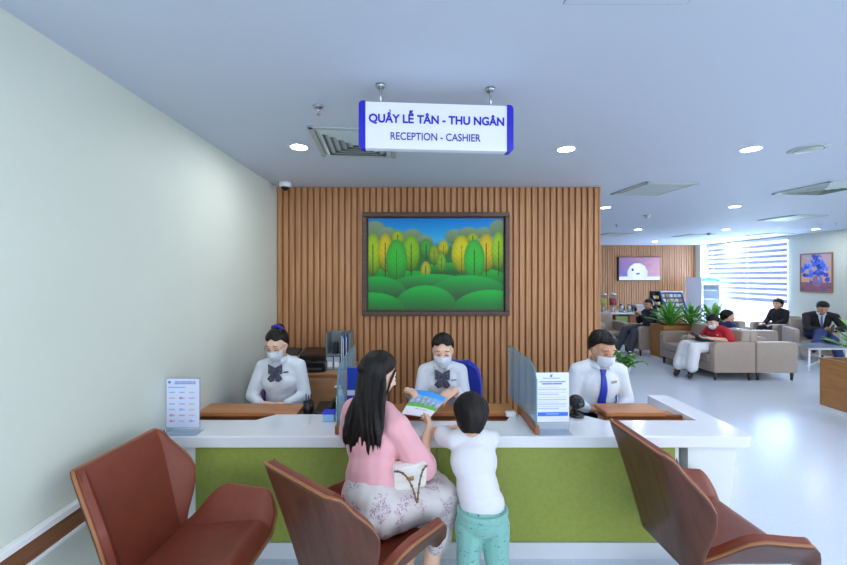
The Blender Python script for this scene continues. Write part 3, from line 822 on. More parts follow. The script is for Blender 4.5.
# ---------------------------------------------------------------- office chairs of the staff
M_bluef = mat('blue_fabric', (26, 48, 170), 0.85, var=0.08, scale=120, sheen=0.3)
oc = thing('office_chair', '', 'office chair', (0, 0, 0), 0, 'blue office chairs behind the counter')
g = []
for i in range(13):
    u = -1 + 2 * i / 12; row = []
    for j in range(13):
        v = j / 12
        w = 0.20 * (1 - 0.28 * v ** 3) * (0.93 + 0.07 * math.sin(math.pi * v))
        if v > 0.8: w *= math.sqrt(max(0.05, 1 - ((v - 0.8) / 0.2) ** 2 * 0.75))
        row.append((u * w, -0.20 - 0.03 * v + 0.05 * u * u, 0.56 + 0.37 * v))
    g.append(row)
bevelled(MB().sheet(g, 0.045).build('backrest', M_bluef, oc, True), 0.01)
MB().box((0, 0.02, 0.47), (0.46, 0.44, 0.075), bev=0.03, seg=4).build('seat', M_bluef, oc, True)
MB().tube([(0, 0.0, 0.42), (0, -0.2, 0.42), (0, -0.255, 0.5), (0, -0.255, 0.72)], 0.016).build('back_bar', M_black, oc, True)
MB().cone((0, 0, 0.09), (0, 0, 0.43), 0.025, 0.022).build('gas_column', M_black, oc, True)
for k in range(5):
    a = 2 * math.pi * k / 5
    l_ = MB().tube([(0, 0, 0.10), (0.28 * math.cos(a), 0.28 * math.sin(a), 0.07)], [0.024, 0.016]).build('base_arm', M_black, oc, True)
    MB().cone((0.28 * math.cos(a) - 0.012, 0.28 * math.sin(a), 0.028), (0.28 * math.cos(a) + 0.012, 0.28 * math.sin(a), 0.028), 0.028, 0.028).build('caster', M_black, l_, True)
for k, (x, y, rz, lb) in enumerate(((-1.15, 3.18, 180, 'blue office chair mostly hidden behind the bespectacled receptionist'),
                                   (0.375, 3.20, 172, 'bright blue office chair back showing behind the receptionist holding the brochure'),
                                   (1.58, 3.15, 180, 'blue office chair hidden behind the male cashier'))):
    o = oc if k == 0 else copy_tree(oc)
    o.location = (x, y, 0); o.rotation_euler = (0, 0, R(rz)); o['label'] = lb

# ---------------------------------------------------------------- visitor chairs: walnut shells lined with brown leather
M_walnut = mat('walnut_ply', (70, 40, 28), 0.4, rgb2=(102, 62, 44), scale=4, stretch=(9, 1.2, 1.2), detail=8, coat=0.08, spec=0.35)
M_edge = mat('ply_edge', (156, 102, 66), 0.45)
M_leather = mat('brown_leather', (116, 54, 38), 0.42, rgb2=(124, 60, 42), scale=14, bump=0.12, bscale=350, spec=0.4)
M_piping = mat('leather_seam', (84, 40, 32), 0.5)
M_chrome = mat('chrome', (205, 208, 212), 0.15, metal=1.0)

def shell(width, fold, ang, length, place, d0, d1, inset=0.0, nu=40, nv=28, puff=0.0):
    """folded shell: width(v)/fold(v) half widths, wings bent by ang; place(t, n, v) -> point"""
    def P(u, v, d):
        vv = inset + (1 - 2 * inset) * v
        t = u * (width(vv) - inset * 0.5); s = 1 if t >= 0 else -1; t = abs(t)
        f = fold(vv); r = 0.028
        th = 0.0; x = z = 0.0
        a = f - r; b = f + r * 1.0
        if t <= a: x, z, th = t, 0, 0
        else:
            k = min(1.0, (t - a) / (b - a)); th = ang * k
            m_ = 12; x, z = a, 0; ds = (min(t, b) - a) / m_
            for q in range(m_):
                tt = ang * ((q + 0.5) / m_) * k; x += ds * math.cos(tt); z += ds * math.sin(tt)
            if t > b: x += (t - b) * math.cos(ang); z += (t - b) * math.sin(ang)
        pf = puff * (1 - u ** 6) * (1 - (2 * v - 1) ** 6)
        x -= (d + pf) * math.sin(th); z += (d + pf) * math.cos(th)
        return place(s * x, z, vv)
    m = MB(); b = m.b
    A = [[b.verts.new(P(-1 + 2 * i / nu, j / nv, d1)) for j in range(nv + 1)] for i in range(nu + 1)]
    puff = 0
    B = [[b.verts.new(P(-1 + 2 * i / nu, j / nv, d0)) for j in range(nv + 1)] for i in range(nu + 1)]
    f = b.faces.new
    for i in range(nu):
        for j in range(nv):
            f((A[i][j], A[i + 1][j], A[i + 1][j + 1], A[i][j + 1])); f((B[i][j], B[i][j + 1], B[i + 1][j + 1], B[i + 1][j]))
        f((A[i][0], B[i][0], B[i + 1][0], A[i + 1][0])); f((A[i][-1], A[i + 1][-1], B[i + 1][-1], B[i][-1]))
    for j in range(nv):
        f((A[0][j], A[0][j + 1], B[0][j + 1], B[0][j])); f((A[-1][j], B[-1][j], B[-1][j + 1], A[-1][j + 1]))
    return m

def interp(tab):
    def fn(v):
        for (a, x), (b, y) in zip(tab, tab[1:]):
            if v <= b:
                k = (v - a) / (b - a); k = k * k * (3 - 2 * k) * 0.5 + k * 0.5
                return x + (y - x) * k
        return tab[-1][1]
    return fn
# chair frame of reference: faces +Y, seat height 0.45
BW = interp([(0, 0.205), (0.12, 0.24), (0.50, 0.335), (0.57, 0.345), (0.64, 0.338), (0.93, 0.265), (0.975, 0.25), (1.0, 0.222)])
BF = interp([(0, 0.185), (1, 0.215)])
SWD = interp([(0, 0.21), (0.08, 0.25), (0.34, 0.40), (0.42, 0.415), (0.86, 0.40), (0.94, 0.38), (1.0, 0.33)])
SF = interp([(0, 0.185), (1, 0.235)])
def back_place(x, n, v):
    L = 0.585 * v; tilt = R(14); bend = 0.05 * v * v
    return V((x, -0.25 - L * math.sin(tilt) - bend * 0.5 + n * math.cos(tilt), 0.325 + L * math.cos(tilt) + n * math.sin(tilt)))
def seat_place(x, n, v):
    y = -0.235 + 0.47 * v
    z = 0.375 + 0.035 * v - 0.05 * max(0, (v - 0.85) / 0.15) ** 2 - 0.02 * max(0, 0.3 - v)
    return V((x, y, z + n))
def visitor_chair(label, x, y, rz):
    t = thing('visitor_chair', label, 'chair', (x, y, 0), R(rz), 'leather visitor chairs at the counter')
    for nm, w, f, ang, pl, pre in (('back', BW, BF, R(52), back_place, 'back'), ('seat', SWD, SF, R(57), seat_place, 'seat')):
        o = shell(w, f, ang, 1, pl, 0.0, 0.014).build(pre + '_shell', M_walnut, t, True)
        o.data.materials.append(M_edge)
        n_ = 40 * 28 * 2
        for k, p in enumerate(o.data.polygons):
            if len(p.vertices) == 4:
                pass
        # pale plywood edge all round
        e = shell(w, f, ang, 1, pl, 0.003, 0.016, inset=-0.004).build('ply_edge', M_edge, o, True)
        c = shell(w, f, ang, 1, pl, 0.016, 0.045, inset=0.006, puff=0.012).build(pre + '_cushion', M_leather, t, True)
        bevelled(c, 0.010, 3)
        # stitched fold seams
        for s in (-1, 1):
            pts = []
            for k in range(15):
                v = 0.03 + 0.94 * k / 14
                pts.append(pl(s * (f(v) + 0.012), 0.052 + 0.006, v))
            MB().tube(pts, 0.0022, 6).build('cushion_seam', M_piping, c, True)
    MB().box((0, -0.18, 0.345), (0.10, 0.12, 0.05), bev=0.01).build('joining_bracket', M_black, t)
    MB().cone((0, 0, 0.05), (0, 0, 0.37), 0.028, 0.028, 20).cone((0, 0, 0.345), (0, 0, 0.378), 0.11, 0.13, 24).build('pedestal', M_chrome, t, True)
    for k in range(4):
        a = math.pi / 4 + k * math.pi / 2; d = V((math.cos(a), math.sin(a), 0))
        MB().tube([d * 0.02 + V((0, 0, 0.06)), d * 0.16 + V((0, 0, 0.045)), d * 0.31 + V((0, 0, 0.014))], [0.022, 0.018, 0.013]).build('foot', M_chrome, t, True)
    return t
visitor_chair('empty brown leather chair by the side wall, facing along the counter', -0.985, 1.72, -95)
visitor_chair('brown leather and walnut chair the long-haired customer sits in', -0.225, 1.80, -38)
visitor_chair('empty walnut-backed leather chair at the rounded counter corner', 1.50, 1.90, -88)
# ---------------------------------------------------------------- waiting lounge: armchairs
M_sofa = mat('taupe_leather', (166, 151, 139), 0.5, var=0.05, scale=30, bump=0.05, bscale=200)
M_sleg = mat('dark_wood_leg', (58, 44, 38), 0.5)
def armchair():
    t = thing('armchair', '', 'armchair', (0, 0, 0), 0, 'taupe lounge armchairs')
    for s in (-1, 1):
        a = MB().prism([(-0.34, 0.13), (0.33, 0.13), (0.335, 0.56), (0.31, 0.615), (0.26, 0.63), (-0.34, 0.63)], s * 0.335 - s * 0.11, s * 0.335, Matrix(((0, 0, 1, 0), (1, 0, 0, 0), (0, 1, 0, 0), (0, 0, 0, 1)))).build('armrest', M_sofa, t)
        bevelled(a, 0.018, 3)
    MB().box((0, -0.26, 0.47), (0.45, 0.15, 0.66), rot=Matrix.Rotation(R(5), 3, 'X'), bev=0.035, seg=3).build('backrest', M_sofa, t, True)
    MB().bx(-0.225, 0.225, -0.20, 0.325, 0.13, 0.28, bev=0.01).build('seat_base', M_sofa, t)
    MB().bx(-0.225, 0.225, -0.20, 0.34, 0.28, 0.42, bev=0.035, seg=3).build('seat_cushion', M_sofa, t, True)
    for sx in (-1, 1):
        for y in (-0.28, 0.28): MB().cone((sx * 0.28, y, 0), (sx * 0.28, y, 0.135), 0.016, 0.026).build('leg', M_sleg, t, True)
    return t
ac = armchair()
for k, (x, y, rz, l) in enumerate((
    (5.19, 6.44, 90, 'taupe armchair with the red-shirted woman, its broad flat side panel towards the counter'),
    (5.19, 7.14, 90, 'empty taupe armchair just beyond the red-shirted woman, beside the long planter'),
    (5.885, 6.44, -90, 'taupe armchair standing back to back with the red-shirted woman\'s seat'),
    (5.885, 7.14, -90, 'taupe armchair the navy-clad child sits in'),
    (6.86, 7.78, -90, 'taupe armchair between the navy-clad child and the man in a suit'),
    (8.17, 7.80, 150, 'taupe armchair the man in a dark suit sits in'),
    (8.38, 8.72, 90, 'taupe armchair of the dark-haired child sitting under the blind'),
    (5.12, 8.36, 90, 'taupe armchair of the man in grey trousers behind the long planter'),
    (4.62, 9.02, 180, 'taupe armchair backed up to the drinks bar'))):
    o = ac if k == 0 else copy_tree(ac)
    o.location = (x, y, 0); o.rotation_euler = (0, 0, R(rz)); o['label'] = l

t = thing('glass_table', 'low table with a thin pale top on white metal legs by the suited man', 'table', (7.28, 6.86, 0))
MB().bx(-0.38, 0.38, -0.26, 0.26, 0.435, 0.45, bev=0.003).build('table_top', mat('table_glass', (150, 160, 168), 0.08), t)
MB().bx(-0.34, 0.34, -0.23, -0.21, 0.41, 0.435).bx(-0.34, 0.34, 0.21, 0.23, 0.41, 0.435).build('table_frame', M_white, t)
for sx in (-1, 1):
    for sy in (-1, 1): MB().cone((sx * 0.35, sy * 0.235, 0), (sx * 0.32, sy * 0.215, 0.42), 0.013, 0.016).build('leg', M_white, t, True)
MB().cone((-0.34, -0.2, 0.12), (0.34, 0.2, 0.12), 0.008, 0.008).build('cross_bar', M_white, t)

# ---------------------------------------------------------------- planters and plants
M_plwood = mat('planter_wood', (160, 108, 56), 0.45, rgb2=(176, 124, 70), scale=4, stretch=(1, 1, 7), detail=6)
M_soil = mat('soil', (60, 46, 36), 0.9, var=0.3, scale=80)
M_leaf = mat('leaf_green', (58, 126, 48), 0.45, rgb2=(98, 172, 70), scale=9)
M_leafy = mat('leaf_light', (132, 190, 80), 0.45, rgb2=(92, 160, 64), scale=9)
def planter(label, x0, x1, y0, y1, h):
    t = thing('planter_box', label, 'planter', (x0, y0, 0), 0, 'wooden planter boxes')
    w, d = x1 - x0, y1 - y0
    m = MB()
    m.bx(0, w, 0, 0.03, 0.06, h, bev=0.003).bx(0, w, d - 0.03, d, 0.06, h, bev=0.003).bx(0, 0.03, 0.03, d - 0.03, 0.06, h, bev=0.003).bx(w - 0.03, w, 0.03, d - 0.03, 0.06, h, bev=0.003)
    m.build('box_sides', M_plwood, t)
    MB().bx(-0.006, w + 0.006, -0.006, 0.036, h - 0.002, h + 0.018, bev=0.003).bx(-0.006, w + 0.006, d - 0.036, d + 0.006, h - 0.002, h + 0.018, bev=0.003).bx(-0.006, 0.036, 0.036, d - 0.036, h - 0.002, h + 0.018, bev=0.003).bx(w - 0.036, w + 0.006, 0.036, d - 0.036, h - 0.002, h + 0.018, bev=0.003).build('box_rim', M_plwood, t)
    MB().bx(0.03, w - 0.03, 0.03, d - 0.03, h - 0.10, h - 0.05).build('soil', M_soil, t)
    MB().bx(0.015, w - 0.015, 0.015, d - 0.015, 0, 0.06).build('plinth', M_white, t)
planter('long wooden planter between the armchairs and the drinks bar', 4.96, 6.35, 7.50, 7.94, 0.70)
planter('large wooden planter near the glass table, cut by the frame edge', 5.18, 6.3, 3.0, 4.82, 0.645)

def blade(m, base, az, lean, L, w, droop, seg=9):
    """one strap leaf, folded along its midrib"""
    d = V((math.cos(az), math.sin(az), 0)); side = V((-d.y, d.x, 0))
    g = [[], [], []]; p = V(base); e = lean
    for k in range(seg + 1):
        q = k / seg
        ww = w * (0.35 + 1.9 * q if q < 0.35 else 1.015) * math.sqrt(max(0.0, 1 - max(0, (q - 0.35) / 0.65) ** 2.2)) + 0.0015
        up = V((0, 0, 1)) * math.sin(e) - d * 0
        nrm = (d * -math.sin(e) + V((0, 0, 1)) * math.cos(e))
        for i, sd in enumerate((-1, 0, 1)):
            g[i].append(p + side * (sd * ww) + nrm * (0.35 * ww * abs(sd)))
        dirv = d * math.cos(e) + V((0, 0, 1)) * math.sin(e)
        p = p + dirv * (L / seg); e -= droop / seg
    m.sheet(g, 0.002)
def strap_plant(label, x, y, z, n, L, w, seed, group='strap-leaved plants in the planters'):
    rnd = random.Random(seed)
    t = thing('leafy_plant', label, 'plant', (x, y, z), 0, group)
    a, b = MB(), MB()
    for k in range(n):
        q = k / n
        az = k * 2.399 + rnd.uniform(-0.2, 0.2)
        lean = R(88 - 52 * q + rnd.uniform(-6, 6))
        blade(a if k % 3 else b, (0.03 * math.cos(az) * q, 0.03 * math.sin(az) * q, 0.02), az, lean, L * rnd.uniform(0.8, 1.05), w * rnd.uniform(0.85, 1.1), R(rnd.uniform(30, 75)) * (0.4 + 0.6 * q))
    a.build('leaves', M_leaf, t, True); b.build('pale_leaves', M_leafy, t, True)
    MB().cone((0, 0, -0.02), (0, 0, 0.06), 0.03, 0.02).build('stem', M_leaf, t, True)
    return t
strap_plant('bushy dark green strap-leaved plant at the wooden planter end nearest the drinks bar', 5.24, 7.72, 0.652, 34, 0.58, 0.034, 1)
strap_plant('upright broad-leaved plant in the middle of the long planter', 5.68, 7.74, 0.652, 20, 0.56, 0.042, 2)
strap_plant('upright broad-leaved plant in front of the drinks fridge', 6.12, 7.72, 0.652, 18, 0.54, 0.042, 3)
strap_plant('large strap-leaved plant in the planter cut by the frame edge', 5.52, 4.52, 0.597, 30, 0.62, 0.040, 4)
strap_plant('second plant deeper in the planter cut by the frame edge', 5.8, 3.6, 0.597, 24, 0.62, 0.040, 5)
for k, (x, y, z) in enumerate(((5.80, 7.62, 0.70), (5.70, 7.66, 0.83))):
    t = thing('round_bloom', ('pale round bloom low in the long planter' if k == 0 else 'pale round bloom held higher among the long planter\'s leaves'), 'flower', (x, y, 0.652))
    MB().ell((0, 0, z - 0.652), (0.045, 0.045, 0.04), seg=16).soft('bloom', mat('bloom_cream', (226, 222, 210), 0.7), t, voxel=0.008, wob=0.008, wscale=60)
    MB().tube([(0, 0.01, -0.003), (0, 0, z - 0.652 - 0.03)], 0.005).build('stem', M_leaf, t)
# leafy pot plant on the floor
t = thing('potted_shrub', 'small leafy shrub with white blossoms in a white pot on the floor behind the cashier', 'plant', (3.70, 6.62, 0))
MB().lathe([(0, 0), (0.07, 0), (0.10, 0.13), (0.105, 0.135), (0.095, 0.135), (0.088, 0.11), (0, 0.11)], seg=28).build('pot', M_white, t, True)
rnd = random.Random(9); m, m2, st = MB(), MB(), MB()
for k in range(17):
    az = k * 2.399; el = R(rnd.uniform(25, 85)); L = rnd.uniform(0.16, 0.32)
    d = V((math.cos(az) * math.cos(el), math.sin(az) * math.cos(el), math.sin(el)))
    b0 = V((0, 0, 0.11)); tip = b0 + d * L
    st.tube([b0, b0 + d * L * 0.5 + V((0, 0, 0.02)), tip], 0.004, 5)
    for q in range(6):
        p = b0 + d * L * (0.4 + 0.6 * q / 5)
        blade(m if (k + q) % 3 else m2, p, az + rnd.uniform(-1.6, 1.6), R(rnd.uniform(-10, 50)), rnd.uniform(0.09, 0.13), 0.024, R(40), 5)
m.build('leaves', M_leaf, t, True); m2.build('pale_leaves', M_leafy, t, True); st.build('twigs', M_leaf, t)
fl = MB()
for k in range(5):
    az = k * 1.3 + 2.6; c = V((0.10 * math.cos(az), 0.10 * math.sin(az), 0.36 + 0.03 * math.sin(k * 2.1)))
    for q in range(5):
        blade(fl, c, q * 1.257, R(35), 0.035, 0.011, R(30), 4)
fl.build('blossoms', M_white, t, True)

# ---------------------------------------------------------------- drinks bar
M_barw = mat('bar_wood', (148, 96, 60), 0.5, rgb2=(164, 112, 74), scale=5, stretch=(0.6, 6, 6))
t = thing('drinks_bar', 'wooden drinks bar with a white rounded top before the far slat wall', 'counter', (0, 0, 0))
def barpoly(x0, x1, y0, y1, r):
    pts = [(x0 + r - r * math.sin(R(a)), y0 + r - r * math.cos(R(a))) for a in (90, 70, 50, 30, 15, 0)]
    return [(x0, y1)] + pts + [(x1, y0), (x1, y1)]
bevelled(MB().prism(barpoly(4.50, 7.05, 9.42, 10.02, 0.25), 0.755, 0.795).build('bar_top', M_white, t), 0.008)
MB().prism(barpoly(4.60, 5.08, 9.52, 9.98, 0.22), 0.05, 0.10).prism(barpoly(4.60, 5.08, 9.52, 9.98, 0.22), 0.40, 0.425).prism(barpoly(4.60, 5.08, 9.52, 9.98, 0.22), 0.725, 0.755).build('bar_shelves', M_barw, t)
MB().bx(4.6, 7.0, 9.95, 9.98, 0, 0.755).bx(5.05, 5.08, 9.5, 9.95, 0, 0.755).bx(5.42, 6.98, 9.5, 9.95, 0.0, 0.755).build('bar_carcass', M_barw, t)
MB().bx(5.08, 5.42, 9.56, 9.95, 0.0, 0.70).build('bar_recess', mat('bar_green', (176, 206, 140), 0.5), t)
M_clear = glassy('clear_plastic', (236, 240, 244), 0.05, 0.03)
def dispenser(label, x, col):
    t = thing('drink_dispenser', label, 'drink dispenser', (x, 9.66, 0.7955), 0, 'drink dispensers on the bar')
    MB().lathe([(0, 0), (0.075, 0), (0.075, 0.02), (0.03, 0.035), (0.03, 0.15), (0.07, 0.17), (0, 0.17)], seg=24).build('dispenser_base', M_steel, t, True)
    MB().lathe([(0, 0.172), (0.087, 0.172), (0.087, 0.34), (0, 0.34)], seg=24).build('drink', mat('drink_%d' % col[0], col, 0.3), t, True)
    MB().lathe([(0.088, 0.172), (0.09, 0.172), (0.09, 0.44), (0.088, 0.44)], seg=24, ring=True).build('tank', M_clear, t, True)
    MB().lathe([(0, 0.44), (0.092, 0.44), (0.07, 0.465), (0.02, 0.475), (0.02, 0.50), (0, 0.50)], seg=24).build('lid', M_steel, t, True)
    MB().cone((0, -0.03, 0.13), (0, -0.085, 0.125), 0.009, 0.009).cone((0, -0.08, 0.13), (0, -0.08, 0.10), 0.008, 0.008).build('tap', M_steel, t, True)
dispenser('drink dispenser filled with pale yellow drink on the bar', 4.83, (214, 200, 80))
dispenser('drink dispenser filled with red drink on the bar', 5.08, (196, 40, 60))
for k, (x, l) in enumerate(((5.29, 'steel vacuum jug next to the red drink dispenser'), (5.49, 'steel vacuum jug next to the steel food warmer'))):
    t = thing('vacuum_jug', l, 'jug', (x, 9.66, 0.7955), 0, 'vacuum jugs on the bar')
    MB().lathe([(0, 0), (0.06, 0), (0.062, 0.12), (0.04, 0.165), (0, 0.165)], seg=24).build('jug_body', M_steel, t, True)
    MB().lathe([(0, 0.165), (0.038, 0.165), (0.03, 0.195), (0, 0.2)], seg=20).build('jug_lid', M_black, t, True)
    MB().tube([(0.055, 0, 0.15), (0.095, 0, 0.13), (0.095, 0, 0.06), (0.06, 0, 0.04)], 0.008).build('handle', M_black, t, True)
t = thing('food_warmer', 'steel food warmer box on the bar', 'food warmer', (5.76, 9.68, 0.7955))
MB().bx(-0.15, 0.15, -0.11, 0.11, 0.03, 0.13, bev=0.008).build('warmer_body', M_steel, t)
MB().bx(-0.155, 0.155, -0.115, 0.115, 0.132, 0.18, bev=0.02, seg=3).build('warmer_lid', M_steel, t, True)
for sx in (-1, 1):
    for sy in (-1, 1): MB().cone((sx * 0.12, sy * 0.08, 0), (sx * 0.12, sy * 0.08, 0.03), 0.012, 0.012).build('foot', M_black, t)
t = thing('napkin_holder', 'white napkin holder between the food warmer and the display racks', 'napkin holder', (5.98, 9.62, 0.7955))
MB().bx(-0.06, 0.06, -0.04, 0.04, 0, 0.11, bev=0.004).build('holder_box', M_white, t)
MB().bx(-0.045, 0.045, -0.03, 0.03, 0.11, 0.125).build('napkins', M_white, t)
# display racks
M_rblue = mat('rack_blue', (104, 136, 200), 0.5)
def rack(label, x, w, h, m, rows, cols, plabel, seed, pm):
    t = thing('display_rack', label, 'display rack', (x, 9.66, 0.7955), 0, 'display racks on the bar')
    a = MB()
    for s in (-1, 1): a.prism([(-0.16, 0), (0.17, 0), (0.17, h), (0.08, h)], s * w / 2 - s * 0.015, s * w / 2, Matrix(((0, 0, 1, 0), (1, 0, 0, 0), (0, 1, 0, 0), (0, 0, 0, 1))))
    a.bx(-w / 2, w / 2, 0.16, 0.17, 0, h).build('rack_sides', m, t)
    MB().bx(-w / 2, w / 2, 0.05, 0.17, h, h + 0.03, bev=0.004).build('rack_header', M_white if m is M_rblue else m, t)
    rnd = random.Random(seed)
    for r_ in range(rows):
        z = 0.02 + r_ * (h - 0.03) / rows; y = -0.10 + 0.24 * z / h * 0.85
        MB().bx(-w / 2 + 0.015, w / 2 - 0.015, y - 0.02, 0.16, z - 0.012, z - 0.002).build('rack_shelf', m, t)
        for c_ in range(cols):
            px = -w / 2 + 0.015 + (c_ + 0.5) * (w - 0.03) / cols
            q = thing('snack_packet', plabel, 'packet', (x + px, 9.66 + y + 0.035, 0.7955 + z - 0.0015), 0, 'packets in the ' + ('blue' if m is M_rblue else 'dark') + ' display rack')
            MB().box((0, 0, 0.04), ((w - 0.03) / cols * 0.8, 0.03, 0.078), rot=Matrix.Rotation(R(-12), 3, 'X') @ Matrix.Rotation(R(rnd.uniform(-6, 6)), 3, 'Y'), bev=0.006).build('packet_body', rnd.choice(pm), q)
PM = [mat('packet_white', (226, 228, 236), 0.4), mat('packet_cream', (222, 214, 196), 0.4), mat('packet_tan', (196, 150, 110), 0.4)]
rack('wide blue and white slanted display rack beside the drinks fridge', 6.63, 0.56, 0.50, M_rblue, 4, 5, 'small pale packet filed in the wide blue and white display rack', 1, PM)
rack('narrow dark display stand next to the wide blue rack', 6.22, 0.20, 0.50, mat('rack_navy', (30, 34, 62), 0.4), 3, 2, 'small packet filed in the narrow dark display stand', 2, PM + [mat('packet_ochre', (200, 176, 90), 0.4)])

# ---------------------------------------------------------------- drinks fridge
def header_img(u, v):
    if v > 0.72 + 0.2 * math.sin(u * 3.5): return (190, 224, 226)
    if v > 0.3 + 0.2 * math.sin(u * 3.5): return mixc((70, 200, 190), (70, 140, 210), u)
    return (214, 230, 236)
t = thing('drinks_fridge', 'tall pale glass-fronted drinks fridge in the corner under the blind', 'fridge', (8.15, 10.72, 0))
MB().bx(0, 0.02, 0, 0.62, 0.06, 1.68).bx(0.5, 0.52, 0, 0.62, 0.06, 1.68).bx(0.02, 0.5, 0.60, 0.62, 0.06, 1.68).bx(0.02, 0.5, 0.0, 0.6, 1.66, 1.68).bx(0.02, 0.5, 0.0, 0.60, 0.06, 0.16).build('fridge_body', mat('fridge_white', (206, 214, 228), 0.35), t)
dr = MB().bx(0.0, 0.03, -0.03, -0.002, 0.12, 1.50).bx(0.49, 0.52, -0.03, -0.002, 0.12, 1.50).bx(0.03, 0.49, -0.03, -0.002, 0.12, 0.15).bx(0.03, 0.49, -0.03, -0.002, 1.47, 1.50).build('door', M_steel, t)
MB().bx(0.03, 0.49, -0.02, -0.015, 0.15, 1.47).build('door_glass', M_clear, dr)
MB().bx(0.005, 0.02, -0.055, -0.03, 0.72, 0.82).build('handle', M_black, dr)
o = raster('fridge_header', 24, 10, 0.52, 0.17, header_img, M_print, t); o.location = (0.26, -0.012, 1.505)
MB().bx(0, 0.52, -0.01, -0.001, 1.505, 1.675).build('header_box', M_white, t)
for z in (0.45, 0.75, 1.05, 1.3): MB().bx(0.02, 0.5, 0.02, 0.58, z, z + 0.012).build('fridge_shelf', M_white, t)
for s in (0.04, 0.46):
    for y in (0.05, 0.55): MB().cone((s, y, 0), (s, y, 0.06), 0.018, 0.018).build('foot', M_black, t)
# ---------------------------------------------------------------- people
def skin(n, rgb): return mat(n, rgb, 0.5, var=0.03, scale=30, sss=0.08, spec=0.4)
SK_F = skin('skin_fair', (234, 192, 168)); SK_M = skin('skin_tan', (206, 156, 126)); SK_C = skin('skin_child', (222, 172, 142))
M_hair = mat('black_hair', (10, 8, 9), 0.45, rgb2=(22, 17, 17), scale=60, stretch=(1, 1, 0.08), bump=0.4, bscale=160, spec=0.28)
M_mask = mat('face_mask', (214, 224, 238), 0.8, bump=0.05, bscale=90)
M_shirt = mat('white_shirt', (214, 221, 232), 0.8, bump=0.25, bscale=14, sheen=0.2)
M_navy = mat('navy_cloth', (30, 36, 66), 0.85)
M_blackc = mat('black_cloth', (26, 26, 32), 0.85, bump=0.1, bscale=20)
M_greyt = mat('grey_trousers', (62, 68, 80), 0.85, bump=0.15, bscale=16)
M_lens = mat('eye_dark', (30, 20, 18), 0.2)
M_eyew = mat('eye_white', (225, 222, 220), 0.3)
M_brow = mat('eyebrow', (40, 30, 28), 0.7)
M_lip = mat('lips', (190, 104, 98), 0.5)
M_shoe = mat('black_shoe', (24, 22, 24), 0.4)
M_bow = dotted('spotted_navy_silk', (52, 54, 78), (170, 174, 196), 90, 0.28)

